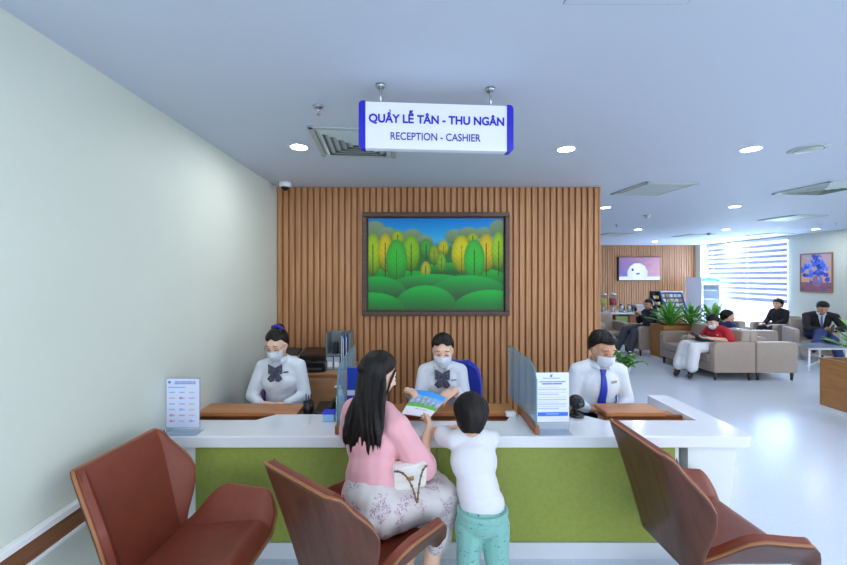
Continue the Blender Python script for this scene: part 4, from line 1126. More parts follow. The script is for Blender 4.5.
class P:
    """a posed figure: joints are world points; the root Empty stands at the base"""
    def __init__(s, name, label, base, fwd, skin_, voxel=0.008, group=None, hs=1.0, cat='person'):
        s.base = V(base); s.t = thing(name, label, cat, base, 0, group)
        s.f = V((fwd[0], fwd[1], 0)).normalized(); s.r = V((s.f.y, -s.f.x, 0)); s.skin = skin_; s.vx = voxel; s.hs = hs
        s.j = {}
    def set(s, **k):
        for n, p in k.items(): s.j[n] = V(p) - s.base
    def head(s, c, f, up=(0, 0, 1)):
        s.hc = V(c) - s.base; f = V(f).normalized()
        rt = f.cross(V(up)).normalized(); u = rt.cross(f)
        s.HM = Matrix((rt, f, u)).transposed()       # local x right, y forward, z up
    def h(s, x, y, z): return s.hc + s.HM @ (V((x, y, z)) * s.hs)
    def torso(s, m, g=0.0, w=1.0, low=True, bust=0.0):
        j = s.j; pel, ch, nk = j['pelvis'], j['chest'], j['neck']
        ax = (ch - pel).normalized(); fr = frame(ax, s.f)
        q = s.bs if hasattr(s, 'bs') else 1.0
        if low: m.ell(pel, ((0.165 * w) * q + g, 0.115 * q + g, 0.12 * q + g), fr)
        mid = pel.lerp(ch, 0.5)
        m.ell(mid, (0.135 * w * q + g, 0.098 * q + g, 0.15 * q + g), fr)
        m.ell(ch, (0.155 * w * q + g, 0.105 * q + g, 0.15 * q + g), fr)
        if bust:
            for k in (-1, 1): m.ell(ch + s.r * (0.062 * k) + s.f * 0.072 - ax * 0.005, (0.062 * bust + g, 0.05 * bust + g, 0.06 * bust + g), fr)
        sl, sr = j['sL'], j['sR']
        m.chain([sl, sl.lerp(nk, 0.6) + V((0, 0, 0.0)), nk - ax * 0.035, sr.lerp(nk, 0.6), sr], [0.048 * q + g, 0.05 * q + g, 0.055 * q + g, 0.05 * q + g, 0.048 * q + g])
    def arm(s, m, k, g=0.0, upto=1.0, r=(0.047, 0.040, 0.036, 0.026), loose=0.0):
        j = s.j; q = s.bs if hasattr(s, 'bs') else 1.0
        a, b, c = j['s' + k], j['e' + k], j['w' + k]
        r = [x * q for x in r]
        if upto <= 1.0:
            m.chain([a, a.lerp(b, upto)], [r[0] + g, r[0] + (r[1] - r[0]) * upto + g + loose])
        else:
            e = b.lerp(c, upto - 1.0)
            m.chain([a, b, e], [r[0] + g, r[1] + g + loose, (r[2] + (r[3] - r[2]) * (upto - 1)) + g + loose])
    def leg(s, m, k, g=0.0, upto=2.0, r=(0.082, 0.06, 0.042)):
        j = s.j; q = s.bs if hasattr(s, 'bs') else 1.0; r = [x * q for x in r]
        a, b, c = j['h' + k], j['k' + k], j['a' + k]
        if upto <= 1: m.chain([a, a.lerp(b, upto)], [r[0] + g, r[0] + (r[1] - r[0]) * upto + g])
        else:
            e = b.lerp(c, upto - 1); calf = b.lerp(c, 0.35) - s.f * 0.012
            pts, rr = [a, b], [r[0] + g, r[1] + g]
            if upto - 1 > 0.4: pts.append(calf); rr.append(r[1] * 0.93 + g)
            m.chain(pts + [e], rr + [r[1] + (r[2] - r[1]) * (upto - 1) + g])
    def hips(s, w=0.09):
        p = s.j['pelvis']
        if 'hL' not in s.j: s.j['hL'] = p - s.r * w; s.j['hR'] = p + s.r * w
    def hand(s, m, k, d, n, curl=30, sc_=1.0, thumb=None, spread=6):
        """palm, four unequal bent fingers and a thumb; d: fingers' direction, n: side the fingers curl to"""
        w = s.j['w' + k]; d = V(d).normalized(); n = V(n); n = (n - d * n.dot(d)).normalized()
        l = d.cross(n); tside = thumb if thumb is not None else (-1 if k == 'L' else 1)
        q = sc_
        for o in (-0.028, -0.010, 0.010, 0.028):
            m.chain([w + l * o * 0.6 * q, w + d * 0.085 * q + l * o * q], [0.014 * q, 0.0115 * q], 10)
        for i, (o, L) in enumerate(((-0.031, 0.8), (-0.0105, 1.0), (0.0105, 0.95), (0.031, 0.74))):
            if tside < 0: L = (0.92, 1.0, 0.94, 0.74)[i]
            else: L = (0.74, 0.94, 1.0, 0.92)[i]
            p = w + d * 0.085 * q + l * o * q; pts = [p]; a = R(spread) * o / 0.03
            dd = (d * math.cos(a) + l * math.sin(a)); c = R(curl) * (0.8 + 0.1 * i)
            ang = c * 0.6
            for sg in (0.040, 0.026, 0.020):
                p = p + (dd * math.cos(ang) + n * math.sin(ang)) * sg * L * q; pts.append(p); ang += c
            m.chain(pts, [0.0098 * q, 0.0088 * q, 0.0080 * q, 0.0068 * q], 8)
        b = w + d * 0.022 * q + l * (0.026 * tside) * q
        t1 = b + (d * 0.55 + l * (0.75 * tside) + n * 0.35).normalized() * 0.042 * q
        t2 = t1 + (d * 0.85 + l * (0.25 * tside) + n * 0.5).normalized() * 0.032 * q
        m.chain([b, t1, t2], [0.015 * q, 0.0105 * q, 0.0085 * q], 8)
    def headprims(s, m):
        q = s.hs; e = lambda c, r: m.ell(s.h(*c), tuple(x * q for x in r), s.HM, 20, 14)
        e((0, -0.015, 0.028), (0.073, 0.092, 0.083))
        e((0, 0.022, -0.03), (0.060, 0.066, 0.078))
        e((0, 0.046, -0.085), (0.030, 0.028, 0.026))
        e((0.035, 0.045, -0.03), (0.027, 0.032, 0.034)); e((-0.035, 0.045, -0.03), (0.027, 0.032, 0.034))
        e((0, 0.062, 0.025), (0.052, 0.024, 0.03))
        m.chain([s.h(0, 0.084, 0.008), s.h(0, 0.103, -0.030)], [0.007 * q, 0.0125 * q], 10)
        for k in (-1, 1):
            e((0.011 * k, 0.092, -0.034), (0.009, 0.010, 0.008))
            e((0.073 * k, -0.008, -0.012), (0.010, 0.021, 0.033))
            m.chain([s.h(0.028 * k - 0.0, 0.0, -0.07), s.h(0.05 * k, 0.005, -0.055)], [0.02 * q, 0.02 * q], 8)
        m.chain([s.j['neck'], s.h(0, -0.022, -0.06)], [0.052 * q, 0.05 * q])
    def body(s, hands, legs=True, feet=True, torso_kw=None):
        s.hips(); m = MB(); s.torso(m, -0.004, **(torso_kw or {}))
        for k in 'LR':
            s.arm(m, k, 0, 2.0)
            if k in hands: s.hand(m, k, **hands[k])
            if legs:
                s.leg(m, k)
                if feet:
                    a = s.j['a' + k]; tdir = s.j.get('t' + k, s.f)
                    tdir = V(tdir).normalized(); q = s.bs if hasattr(s, 'bs') else 1.0
                    m.chain([a - tdir * 0.03 * q - V((0, 0, 0.03 * q)), a + tdir * 0.09 * q - V((0, 0, 0.04 * q)), a + tdir * 0.15 * q - V((0, 0, 0.045 * q))], [0.032 * q, 0.03 * q, 0.024 * q])
        s.headprims(m)
        s.bodyo = m.soft('body', s.skin, s.t, voxel=s.vx, it=3)
        return s.bodyo
    def shoes(s, m_, low=False, heel=0.0):
        q = s.bs if hasattr(s, 'bs') else 1.0
        for k in 'LR':
            a = s.j['a' + k]; d = V(s.j.get('t' + k, s.f)).normalized(); m = MB()
            m.chain([a - d * 0.035 * q - V((0, 0, 0.032 * q)), a + d * 0.09 * q - V((0, 0, 0.044 * q)), a + d * 0.165 * q - V((0, 0, 0.05 * q))], [0.040 * q, 0.038 * q, 0.028 * q])
            if not low: m.ell(a - V((0, 0, 0.01)), 0.045 * q)
            z = [(a.z - 0.02, )]
            o = m.soft('shoe', m_, s.t, voxel=0.008, it=2)
            if low:
                zc = a.z - 0.035 * q
                for v in o.data.vertices:
                    pass
    def eyes(s, closed=False, brow=True):
        q = s.hs
        for k in (-1, 1):
            c = s.h(0.031 * k, 0.074, 0.002)
            if not closed:
                ew = MB().ell(c, (0.015 * q, 0.011 * q, 0.0075 * q), s.HM, 14, 8).build('eye', M_eyew, s.t, True)
                MB().ell(s.h(0.031 * k, 0.0815, 0.001), (0.0068 * q, 0.0045 * q, 0.0068 * q), s.HM, 12, 8).build('iris', M_lens, ew, True)
            MB().tube([s.h((0.031 + dx) * k, 0.0835 - abs(dx) * 0.28, 0.0085 - abs(dx) * 0.28 - (0.010 if closed else 0)) for dx in (-0.017, -0.009, 0, 0.009, 0.018)], [0.0012 * q, 0.0028 * q, 0.0034 * q, 0.0032 * q, 0.0016 * q], 6).build('eyelash', M_lens, s.t, True)
            if brow: MB().tube([s.h((0.031 + dx) * k, 0.0845 - abs(dx + 0.004) * 0.35, 0.0265 + (0.004 if abs(dx) < 0.012 else 0)) for dx in (-0.018, -0.008, 0.004, 0.014, 0.022)], [0.0016 * q, 0.003 * q, 0.003 * q, 0.0024 * q, 0.001 * q], 6).build('eyebrow', M_brow, s.t, True)
    def lips(s):
        q = s.hs
        MB().chain([s.h(-0.019, 0.079, -0.062), s.h(0, 0.087, -0.060), s.h(0.019, 0.079, -0.062)], [0.0035 * q, 0.0062 * q, 0.0035 * q], 8).soft('lips', M_lip, s.t, voxel=0.003, it=2)
    def mask(s):
        g = []; q = s.hs
        n, mm = 22, 14
        for i in range(n + 1):
            a = R(-66 + 132 * i / n); row = []
            for j in range(mm + 1):
                v = j / mm                       # 0 chin .. 1 nose bridge
                z = -0.112 + 0.099 * v - 0.014 * (abs(a) / R(66)) ** 2 * (v * 2 - 1)
                rx = 0.072 - 0.016 * (1 - v) ** 2
                ry = 0.100 + 0.016 * math.sin(math.pi * min(1, v * 0.9 + 0.05)) - 0.018 * (1 - v) ** 2
                bump = 0.010 * math.exp(-(a / 0.28) ** 2) * math.exp(-((v - 0.72) / 0.25) ** 2)
                fold = 0.0012 * math.sin(v * 22)
                row.append(s.h(rx * math.sin(a) * 1.02, (ry + bump + fold) * math.cos(a) ** 0.9 - 0.002, z))
            g.append(row)
        o = MB().sheet(g, 0.002 * q).build('face_mask', M_mask, s.t, True)
        for k in (-1, 1):
            MB().tube([s.h(0.064 * k, 0.040, -0.020), s.h(0.075 * k, 0.012, 0.012), s.h(0.080 * k, -0.022, 0.012), s.h(0.078 * k, -0.026, -0.025), s.h(0.064 * k, 0.03, -0.085)], 0.0013 * q, 6).build('ear_loop', M_mask, o, True)
    def hair(s, lim, thick=0.010, lumps=0.003, extra=None, name='hair', voxel=0.0045, freq=60, m_=None, edge=0.35):
        """hair fitted to the skull; lim(azimuth) = lowest local z of the hair, azimuth 0 at the face"""
        q = s.hs; m = MB(); g = []
        n, mm = 64, 22
        for i in range(n):
            a = 2 * math.pi * i / n; row = []
            zl = lim(a)
            for j in range(mm + 1):
                v = j / mm
                zt = 0.1125
                z = zl + (zt - zl) * math.sin(v * math.pi / 2)
                hh = max(0.0, 1 - max(0, (z - 0.028) / 0.0845) ** 2) if z > 0.028 else 1 - ((z - 0.028) / 0.16) ** 2
                rr = math.sqrt(max(hh, 0.0004))
                t_ = min(1.0, v / 0.3); t_ = t_ * t_ * (3 - 2 * t_)
                w = thick * (edge + (1 - edge) * t_) + lumps * t_ * noise.noise(V((math.cos(a) * 4, math.sin(a) * 4, v * 3 + s.base.x)))
                row.append(s.h((0.073 + w) * rr * math.sin(a), -0.015 + (0.092 + w) * rr * math.cos(a), z + w * 1.1 * v))
            g.append(row)
        m.sheet(g, 0.015 * q, closed_u=True)
        if extra: extra(m)
        return m.soft(name, m_ or M_hair, s.t, voxel=voxel, it=2, wob=0.0015 * q, wscale=freq)
    def collar(s, m_, r0=0.060, r1=0.086, drop=0.036, gap=22):
        nk = s.j['neck']; ax = (s.hc - nk).normalized(); fr = frame(V((0, 0, 1)) * 0.6 + ax * 0.4, s.f); q = s.hs
        for k in (-1, 1):
            g = []
            for i in range(15):
                a = R(gap + (180 - gap) * i / 14) * k; row = []
                ext = 1.0 + 0.35 * max(0, 1 - i / 4)
                for j in range(5):
                    v = j / 4
                    rr = r0 + (r1 - r0) * v * (1.0 + 0.25 * (ext - 1))
                    z = 0.042 - (drop + 0.018 * (ext - 1)) * v
                    row.append(nk + fr @ V((rr * math.sin(a) * q, rr * math.cos(a) * q + 0.006, (z + 0.012 * math.sin(v * 3.14)) * q)))
                g.append(row)
            MB().sheet(g, 0.003).build('collar', m_, s.t, True)
    def front(s, o, x, z):
        """point on the clothed chest; x across, z world height offset from the neck"""
        org = s.j['neck'] + s.r * x + V((0, 0, z)) + s.f * 0.6
        return cast(o, org, -s.f)
    def bow(s, shirt, m_, z=-0.075, k=1.0):
        p, n = s.front(shirt, 0, z); p = p + s.f * 0.012; up = V((0, 0, 1)); t = MB()
        for sg in (-1, 1):
            g = []
            for i in range(9):
                u = i / 8; row = []
                for j in range(7):
                    v = j / 6 * 2 - 1
                    hh = (0.012 + 0.030 * u ** 0.7) * k
                    row.append(p + s.r * (sg * 0.058 * u * k) + up * (v * hh + 0.004 * u) + s.f * (0.016 * math.sin(math.pi * u) * (1 - v * v * 0.6) + 0.003 * math.sin(v * 9)))
                g.append(row)
            t.sheet(g, 0.008)
            g = []
            for i in range(9):
                u = i / 8; row = []
                q_, _ = s.front(shirt, sg * 0.035 * u * k, z - 0.085 * u * k)
                for j in range(5):
                    v = j / 4 * 2 - 1; hw = (0.010 + 0.020 * u) * k
                    row.append(q_ + s.f * (0.012 - 0.004 * abs(v)) + s.r * (v * hw) + up * (-0.022 * k * (1 - abs(v)) * (u ** 3) * 0.8 + v * sg * 0.008))
                g.append(row)
            t.sheet(g, 0.004)
        t.ell(p + s.f * 0.012, (0.013 * k, 0.010, 0.015 * k), frame(up, s.f))
        return t.build('bow_tie', m_, s.t, True)
    def badge(s, shirt, x, z, m_, w=0.045, h=0.014):
        p, n = s.front(shirt, x, z)
        MB().box(p + n * 0.004, (w, 0.005, h), rot=Matrix((n.cross(V((0, 0, 1))).normalized() * -1, -n, V((0, 0, 1)))).transposed(), bev=0.001).build('name_badge', m_, s.t)
    def top(s, m_, name, g=0.013, sleeve=1.95, w=1.0, loose=0.0, low=True, bust=0.0, wob=0.004, voxel=None, extra=None, ws=14, trim=None, sm=7):
        m = MB(); s.torso(m, g, w, low, bust)
        for k in 'LR': s.arm(m, k, g, sleeve, loose=loose)
        if extra: extra(m)
        return m.soft(name, m_, s.t, voxel=voxel or s.vx * 1.1, it=sm, wob=wob, wscale=ws, trim=trim)
    def trousers(s, m_, g=0.014, upto=1.95, name='trousers', flare=0.0, w=1.0):
        s.hips(); m = MB(); q = s.bs if hasattr(s, 'bs') else 1.0
        fr = frame(V((0, 0, 1)), s.f)
        m.ell(s.j['pelvis'] + V((0, 0, 0.01)), (0.165 * w * q + g, 0.12 * q + g, 0.11 * q + g), fr)
        for k in 'LR': s.leg(m, k, g, upto, r=(0.086, 0.064, 0.050 + flare))
        return m.soft(name, m_, s.t, voxel=s.vx * 1.2, it=3, wob=0.004, wscale=16)

def rel(p, *v): return V(p) + V(v)
def sit_legs(p, kz=0.50, thigh=0.40, spread=0.10, foot=0.09, fwd=0.02):
    """seated legs in front of the pelvis"""
    pel = p.j['pelvis']; f, r = p.f, p.r
    for k, sg in (('L', -1), ('R', 1)):
        p.j['h' + k] = pel + r * (0.085 * sg)
        kn = pel + f * thigh + r * (spread * sg); kn.z = kz; p.j['k' + k] = kn
        an = kn + f * fwd; an.z = foot; p.j['a' + k] = an

def short_lim(front=0.070, side=-0.005, back=-0.075, fw=0.62):
    def f(a):
        c = math.cos(a)
        if c > fw: return front
        if c > 0.1: k = (c - 0.1) / (fw - 0.1); return side + (front - side) * k ** 0.7
        k = min(1, (0.1 - c) / 0.8); return side + (back - side) * k
    return f

# --- receptionist in glasses, at the desk by the side wall
p = P('person', 'seated receptionist wearing glasses, mask and striped bow, looking down', (-1.09, 3.10, 0), (0.02, -1), SK_F, 0.008, 'staff behind the counter')
p.set(pelvis=(-1.09, 3.14, 0.56), chest=(-1.09, 3.06, 0.86), neck=(-1.095, 3.045, 1.015), sL=(-0.945, 3.06, 0.965), sR=(-1.235, 3.06, 0.96),
      eL=(-0.885, 3.02, 0.745), wL=(-0.99, 2.90, 0.71), eR=(-1.30, 3.01, 0.745), wR=(-1.20, 2.90, 0.71))
p.head((-1.105, 3.005, 1.155), (-0.15, -1, -0.42))
sit_legs(p)
p.body({'L': dict(d=(-1, -0.05, -0.1), n=(0, 0.3, -1)), 'R': dict(d=(1, -0.05, -0.1), n=(0, 0.3, -1))})
sh = p.top(M_shirt, 'shirt', bust=0.9, w=0.92)
p.trousers(M_navy); p.shoes(M_shoe)
p.eyes(closed=True); p.mask(); p.collar(M_shirt)
def bun(m):
    m.ell(p.h(0, -0.085, 0.095), (0.045, 0.035, 0.04), p.HM)
p.hair(lambda a: short_lim(0.060, 0.008, -0.06, 0.5)(a) + 0.020 * math.exp(-((min(a, 2 * math.pi - a)) / 0.35) ** 2), thick=0.008, extra=bun)
sr_ = MB()
for k in range(9):
    a = 2 * math.pi * k / 9
    sr_.ell(p.h(0.040 * math.cos(a), -0.062 + 0.012 * math.sin(a), 0.100 + 0.036 * math.sin(a)), 0.017)
sr_.soft('hair_scrunchie', mat('purple_velvet', (60, 40, 150), 0.8), p.t, voxel=0.005, it=2)
M_gold = mat('thin_gold', (190, 150, 90), 0.25, metal=0.9)
gl = MB()
for k in (-1, 1):
    gl.tube([p.h(0.034 * k + 0.026 * math.cos(a), 0.094 - 0.012 * abs(math.cos(a)), -0.004 + 0.023 * math.sin(a)) for a in [2 * math.pi * i / 20 for i in range(21)]], 0.0016, 6)
    gl.tube([p.h(0.060 * k, 0.083, 0.002), p.h(0.078 * k, 0.03, 0.004), p.h(0.080 * k, -0.02, 0.0)], 0.0016, 6)
gl.tube([p.h(-0.009, 0.094, 0), p.h(0, 0.099, 0.004), p.h(0.009, 0.094, 0)], 0.0016, 6)
gl.build('glasses', M_gold, p.t, True)
p.bow(sh, M_bow, -0.05, 0.92); p.badge(sh, -0.075, -0.075, M_dark, 0.04, 0.012)

# --- receptionist handing over the brochure
p = P('person', 'seated receptionist in mask and dark spotted bow, pointing at the brochure', (0.21, 3.08, 0), (-0.1, -1), SK_F, 0.0065, 'staff behind the counter')
p.set(pelvis=(0.23, 3.12, 0.56), chest=(0.22, 2.995, 0.84), neck=(0.217, 2.955, 0.99), sL=(0.355, 2.98, 0.945), sR=(0.08, 2.97, 0.945),
      eL=(0.375, 2.86, 0.765), wL=(0.285, 2.70, 0.875), eR=(0.035, 2.84, 0.755), wR=(-0.055, 2.665, 0.885))
p.head((0.214, 2.90, 1.13), (-0.10, -1, -0.30))
sit_legs(p)
p.body({'L': dict(d=(-0.72, -0.35, -0.30), n=(-0.3, 0.2, -0.9), curl=26), 'R': dict(d=(0.42, -0.55, 0.05), n=(0.1, -0.2, -1), curl=42, thumb=1)})
sh = p.top(M_shirt, 'shirt', bust=0.9, w=0.9, sleeve=1.72)
cg = MB(); p.torso(cg, 0.024, 0.9, True, 0.9)
for k in 'LR': p.arm(cg, k, 0.020, 1.6)
p.trousers(M_navy); p.shoes(M_shoe)
p.eyes(closed=True); p.mask(); p.collar(M_shirt)
def tied(m):
    m.ell(p.h(0, -0.10, 0.0), (0.04, 0.035, 0.045), p.HM)
p.hair(lambda a: short_lim(0.058, 0.006, -0.06, 0.5)(a) + 0.022 * math.exp(-((min(a, 2 * math.pi - a) - 0.10) / 0.3) ** 2), thick=0.009, extra=tied)
p.bow(sh, M_bow, -0.05, 0.95); p.badge(sh, -0.085, -0.09, mat('badge_silver', (150, 156, 160), 0.3), 0.045, 0.013)

# --- cashier in a blue tie
p = P('person', 'seated male cashier in white shirt, mask and plain blue tie', (1.44, 3.02, 0), (0.0, -1), SK_M, 0.008, 'staff behind the counter', hs=1.06)
p.set(pelvis=(1.44, 3.04, 0.56), chest=(1.435, 2.97, 0.85), neck=(1.43, 2.935, 1.005), sL=(1.60, 2.95, 0.955), sR=(1.275, 2.95, 0.96),
      eL=(1.66, 2.95, 0.73), wL=(1.57, 2.87, 0.69), eR=(1.22, 2.95, 0.73), wR=(1.31, 2.87, 0.69))
p.head((1.435, 2.875, 1.145), (0.20, -1, -0.38))
sit_legs(p, thigh=0.42)
p.body({'L': dict(d=(-1, -0.05, -0.05), n=(0, 0.3, -1)), 'R': dict(d=(1, -0.05, -0.05), n=(0, 0.3, -1))}, torso_kw=dict(w=1.05))
sh = p.top(M_shirt, 'shirt', w=1.04, g=0.014)
p.trousers(M_navy); p.shoes(M_shoe)
p.eyes(closed=True); p.mask(); p.collar(M_shirt, 0.062, 0.090)
p.hair(short_lim(0.066, 0.012, -0.055, 0.6), thick=0.012, lumps=0.006, extra=lambda m: m.chain([p.h(-0.045, 0.045, 0.088), p.h(0.0, 0.058, 0.098), p.h(0.05, 0.040, 0.09)], [0.020, 0.023, 0.018]))
M_tie = mat('blue_tie', (34, 58, 176), 0.5)
g = []
for i in range(15):
    u = i / 14; row = []
    z = -0.045 - 0.30 * u; q_, _ = p.front(sh, 0, z)
    for j in range(5):
        v = j / 4 * 2 - 1; hw = (0.016 + 0.020 * u ** 0.8)
        row.append(q_ + p.f * (0.010 - 0.003 * abs(v)) + p.r * (v * hw))
    g.append(row)
tie = MB().sheet(g, 0.004).build('tie', M_tie, p.t, True)
q_, _ = p.front(sh, 0, -0.035)
MB().prism([(-0.022, 0.016), (0.022, 0.016), (0.013, -0.018), (-0.013, -0.018)], -0.006, 0.012, Matrix.Translation(q_ + p.f * 0.012) @ Matrix((-p.r, V((0, 0, 1)), p.f)).transposed().to_4x4()).build('tie_knot', M_tie, tie)
p.badge(sh, -0.085, -0.115, mat('badge_gold', (150, 150, 100), 0.35), 0.055, 0.018)

# --- customer with long hair
p = P('person', 'customer with long black hair in a pink blouse and flowered skirt, seen from behind', (-0.22, 1.84, 0), (0.72, 0.69), SK_F, 0.0065)
p.set(pelvis=(-0.22, 1.85, 0.55), chest=(-0.225, 1.99, 0.83), neck=(-0.215, 2.04, 0.995), sL=(-0.345, 2.10, 0.945), sR=(-0.095, 1.91, 0.925),
      eL=(-0.37, 2.24, 0.765), wL=(-0.175, 2.325, 0.785), eR=(0.03, 1.985, 0.695), wR=(0.085, 2.25, 0.785),
      hL=(-0.20, 1.92, 0.555), hR=(-0.15, 1.80, 0.555), kL=(0.08, 2.13, 0.53), kR=(0.155, 1.99, 0.53), aL=(-0.05, 2.10, 0.09), aR=(0.07, 1.99, 0.09),
      tL=(0.8, 0.5, 0), tR=(0.8, 0.5, 0))
p.head((-0.195, 2.09, 1.145), (0.86, 0.52, -0.32))
p.body({'L': dict(d=(0.7, 0.6, 0.15), n=(0.1, 0.1, -1), curl=38), 'R': dict(d=(0.10, 1, 0.02), n=(-0.85, 0.1, -0.1), curl=40, thumb=1)})
p.eyes(); p.lips()
M_pink = mat('pink_blouse', (228, 168, 178), 0.8, bump=0.3, bscale=10, sheen=0.3)
def puff(m):
    for k in 'LR':
        a, b, c = p.j['s' + k], p.j['e' + k], p.j['w' + k]
        m.chain([a, a.lerp(b, 0.5), b, b.lerp(c, 0.14)], [0.066, 0.076, 0.085, 0.062])
        m.ell(a + V((0, 0, -0.01)), 0.066)
    m.ell(p.j['pelvis'].lerp(p.j['chest'], 0.18) - p.f * 0.012, (0.165, 0.125, 0.10), frame(V((0, 0, 1)), p.f))
bl_ = p.top(M_pink, 'blouse', g=0.022, sleeve=1.0, w=0.98, low=False, extra=puff, wob=0.010, ws=13, sm=10, trim=[((0, 0, 0.575), (0, 0.1, -1))])
M_skirt = dotted('flowered_skirt', (206, 202, 202), (142, 92, 142), 60, 0.40, second=11)
m = MB(); fr = frame(V((0, 0, 1)), p.f)
m.ell(p.j['pelvis'] + V((0, 0, 0.015)), (0.165, 0.132, 0.125), fr)
m.ell(p.j['pelvis'] + V((0, 0, 0.08)), (0.150, 0.120, 0.09), fr)
hL, hR, kL, kR, aL, aR = (p.j[k] for k in ('hL', 'hR', 'kL', 'kR', 'aL', 'aR'))
for h_, k_, a_ in ((hL, kL, aL), (hR, kR, aR), ((hL + hR) / 2, (kL + kR) / 2, (aL + aR) / 2)):
    m.chain([h_, h_.lerp(k_, 0.5), k_, k_.lerp(a_, 0.5)], [0.100, 0.094, 0.082, 0.078])
m.chain([kL.lerp(aL, 0.3), kR.lerp(aR, 0.3)], 0.08); m.chain([kL.lerp(aL, 0.52), kR.lerp(aR, 0.52)], 0.062)
m.soft('skirt', M_skirt, p.t, voxel=0.009, it=4, wob=0.010, wscale=14, trim=[((0, 0, 0.24), (0, 0, -1))])
p.shoes(mat('beige_shoe', (196, 170, 150), 0.5), low=True)
# long hair: a smooth cap, then locks falling down the back
def locks(m):
    rnd = random.Random(5)
    tips = V((-0.275, 1.91, 0.80)) - p.base          # where the hair ends on the back of the blouse
    for k in range(96):
        q = k / 95; a = R(100 + 196 * q) + rnd.uniform(-0.05, 0.05)       # round the back of the head
        dp = rnd.random()
        root = p.h(0.080 * math.sin(a) * (0.85 + 0.15 * dp), -0.015 + 0.100 * math.cos(a) * (0.85 + 0.18 * dp), rnd.uniform(-0.01, 0.05))
        out = (p.HM @ V((math.sin(a), math.cos(a), 0))); out.z = 0
        p1 = root + out * 0.022 - V((0, 0, 0.10))
        w_ = (q - 0.5) * 2
        end = tips + V((0.105 * w_ * -0.9, 0.075 * w_ * 0.9, 0)) + V((rnd.uniform(-0.025, 0.025), rnd.uniform(-0.02, 0.02) - 0.02 * dp, rnd.uniform(-0.03, 0.05) + 0.07 * abs(w_) ** 2))
        p2 = end + V((0, -0.015, 0.17))
        pts = []
        for t_ in [i / 10 for i in range(11)]:
            pts.append(root * (1 - t_) ** 3 + p1 * 3 * t_ * (1 - t_) ** 2 + p2 * 3 * t_ ** 2 * (1 - t_) + end * t_ ** 3)
        m.tube(pts, [0.016, 0.018, 0.019, 0.019, 0.018, 0.017, 0.016, 0.014, 0.011, 0.008, 0.003], 7)
    # the tied-back half crown
    m.chain([p.h(0.068, 0.0, 0.045), p.h(0.052, -0.09, 0.03), p.h(0.0, -0.122, 0.015), p.h(-0.052, -0.09, 0.03), p.h(-0.068, 0.0, 0.045)], [0.014, 0.020, 0.024, 0.020, 0.014])
def long_lim(a):
    c = math.cos(a)
    if c > 0.72: return 0.068
    if math.sin(a) > 0 and c > -0.30: return 0.012 + 0.056 * max(0, c) / 0.72
    if c > 0.25: return 0.0 + 0.068 * (c - 0.25) / 0.47
    return -0.075
p.hair(long_lim, thick=0.017, extra=locks, voxel=0.005, freq=40)
# front strand by the cheek
MB().tube([p.h(0.060, 0.052, 0.052), p.h(0.074, 0.034, 0.0), p.h(0.07, 0.034, -0.06), p.h(0.064, 0.03, -0.12)], [0.006, 0.008, 0.006, 0.002], 8).build('front_strand', M_hair, p.t, True)

# handbag on the customer's lap
M_bag = mat('white_bag_leather', (226, 224, 220), 0.4)
hb = thing('handbag', 'white handbag with a dark gold-linked strap on the customer\'s lap', 'bag', (-0.035, 1.895, 0.632), R(20))
MB().box((0, 0, 0.065), (0.18, 0.075, 0.13), bev=0.02, seg=4).build('bag_body', M_bag, hb, True)
MB().box((0, -0.034, 0.09), (0.172, 0.016, 0.075), bev=0.007, seg=3).build('flap', M_bag, hb, True)
MB().box((0, -0.044, 0.065), (0.03, 0.008, 0.02), bev=0.002).build('clasp', M_gold, hb)
sp = MB(); pts = []
for k in range(27):
    u = k / 26; a = math.pi * u
    pts.append(V((-0.085 + 0.17 * u + 0.02 * math.sin(2 * a), -0.046 - 0.085 * math.sin(a), 0.115 - 0.10 * math.sin(a) ** 2 + 0.015 * math.sin(3 * a))))
sp.tube(pts, 0.0042, 8)
for q_ in pts[1::2]: sp.ell(q_, (0.007, 0.006, 0.006))
sp.build('strap', mat('strap_gold_brown', (120, 90, 54), 0.35, metal=0.4), hb, True)

# --- small boy leaning on the counter
p = P('person', 'small boy in white tee and mint trousers leaning on the counter, seen from behind', (0.335, 1.86, 0), (-0.10, 1), SK_C, 0.006, hs=0.94)
p.bs = 0.70
p.set(pelvis=(0.335, 1.875, 0.49), chest=(0.305, 1.955, 0.735), neck=(0.298, 1.99, 0.862), sL=(0.205, 1.995, 0.825), sR=(0.395, 1.985, 0.83),
      eL=(0.118, 2.13, 0.815), wL=(0.165, 2.275, 0.772), eR=(0.415, 2.12, 0.79), wR=(0.31, 2.29, 0.772),
      hL=(0.272, 1.875, 0.46), hR=(0.400, 1.875, 0.46), kL=(0.265, 1.885, 0.26), kR=(0.41, 1.885, 0.26), aL=(0.262, 1.86, 0.062), aR=(0.418, 1.86, 0.062))
p.head((0.300, 2.02, 0.938), (0.12, 1, -0.42))
p.body({'L': dict(d=(0.8, 0.5, 0.0), n=(0, 0, -1), sc_=0.66, curl=22), 'R': dict(d=(-0.9, 0.3, 0.0), n=(0, 0, -1), sc_=0.66, curl=22)})
M_tee = mat('white_tee', (218, 219, 228), 0.85, bump=0.2, bscale=12)
def tee_x(m):
    fr = frame(p.j['chest'] - p.j['pelvis'], p.f)
    m.ell(p.j['pelvis'] + V((0, 0.01, 0.07)), (0.116, 0.092, 0.085), fr)
    m.ell(p.j['pelvis'].lerp(p.j['chest'], 0.5), (0.112, 0.088, 0.14), fr)
p.top(M_tee, 'tee_shirt', g=0.016, sleeve=0.55, loose=0.010, low=False, extra=tee_x, wob=0.004, sm=14, trim=[((0, 0, 0.535), (0, 0, -1))])
M_mint = dotted('mint_printed_cotton', (124, 182, 174), (40, 80, 92), 34, 0.17)
p.trousers(M_mint, g=0.014, upto=1.9, flare=0.014, w=1.0)
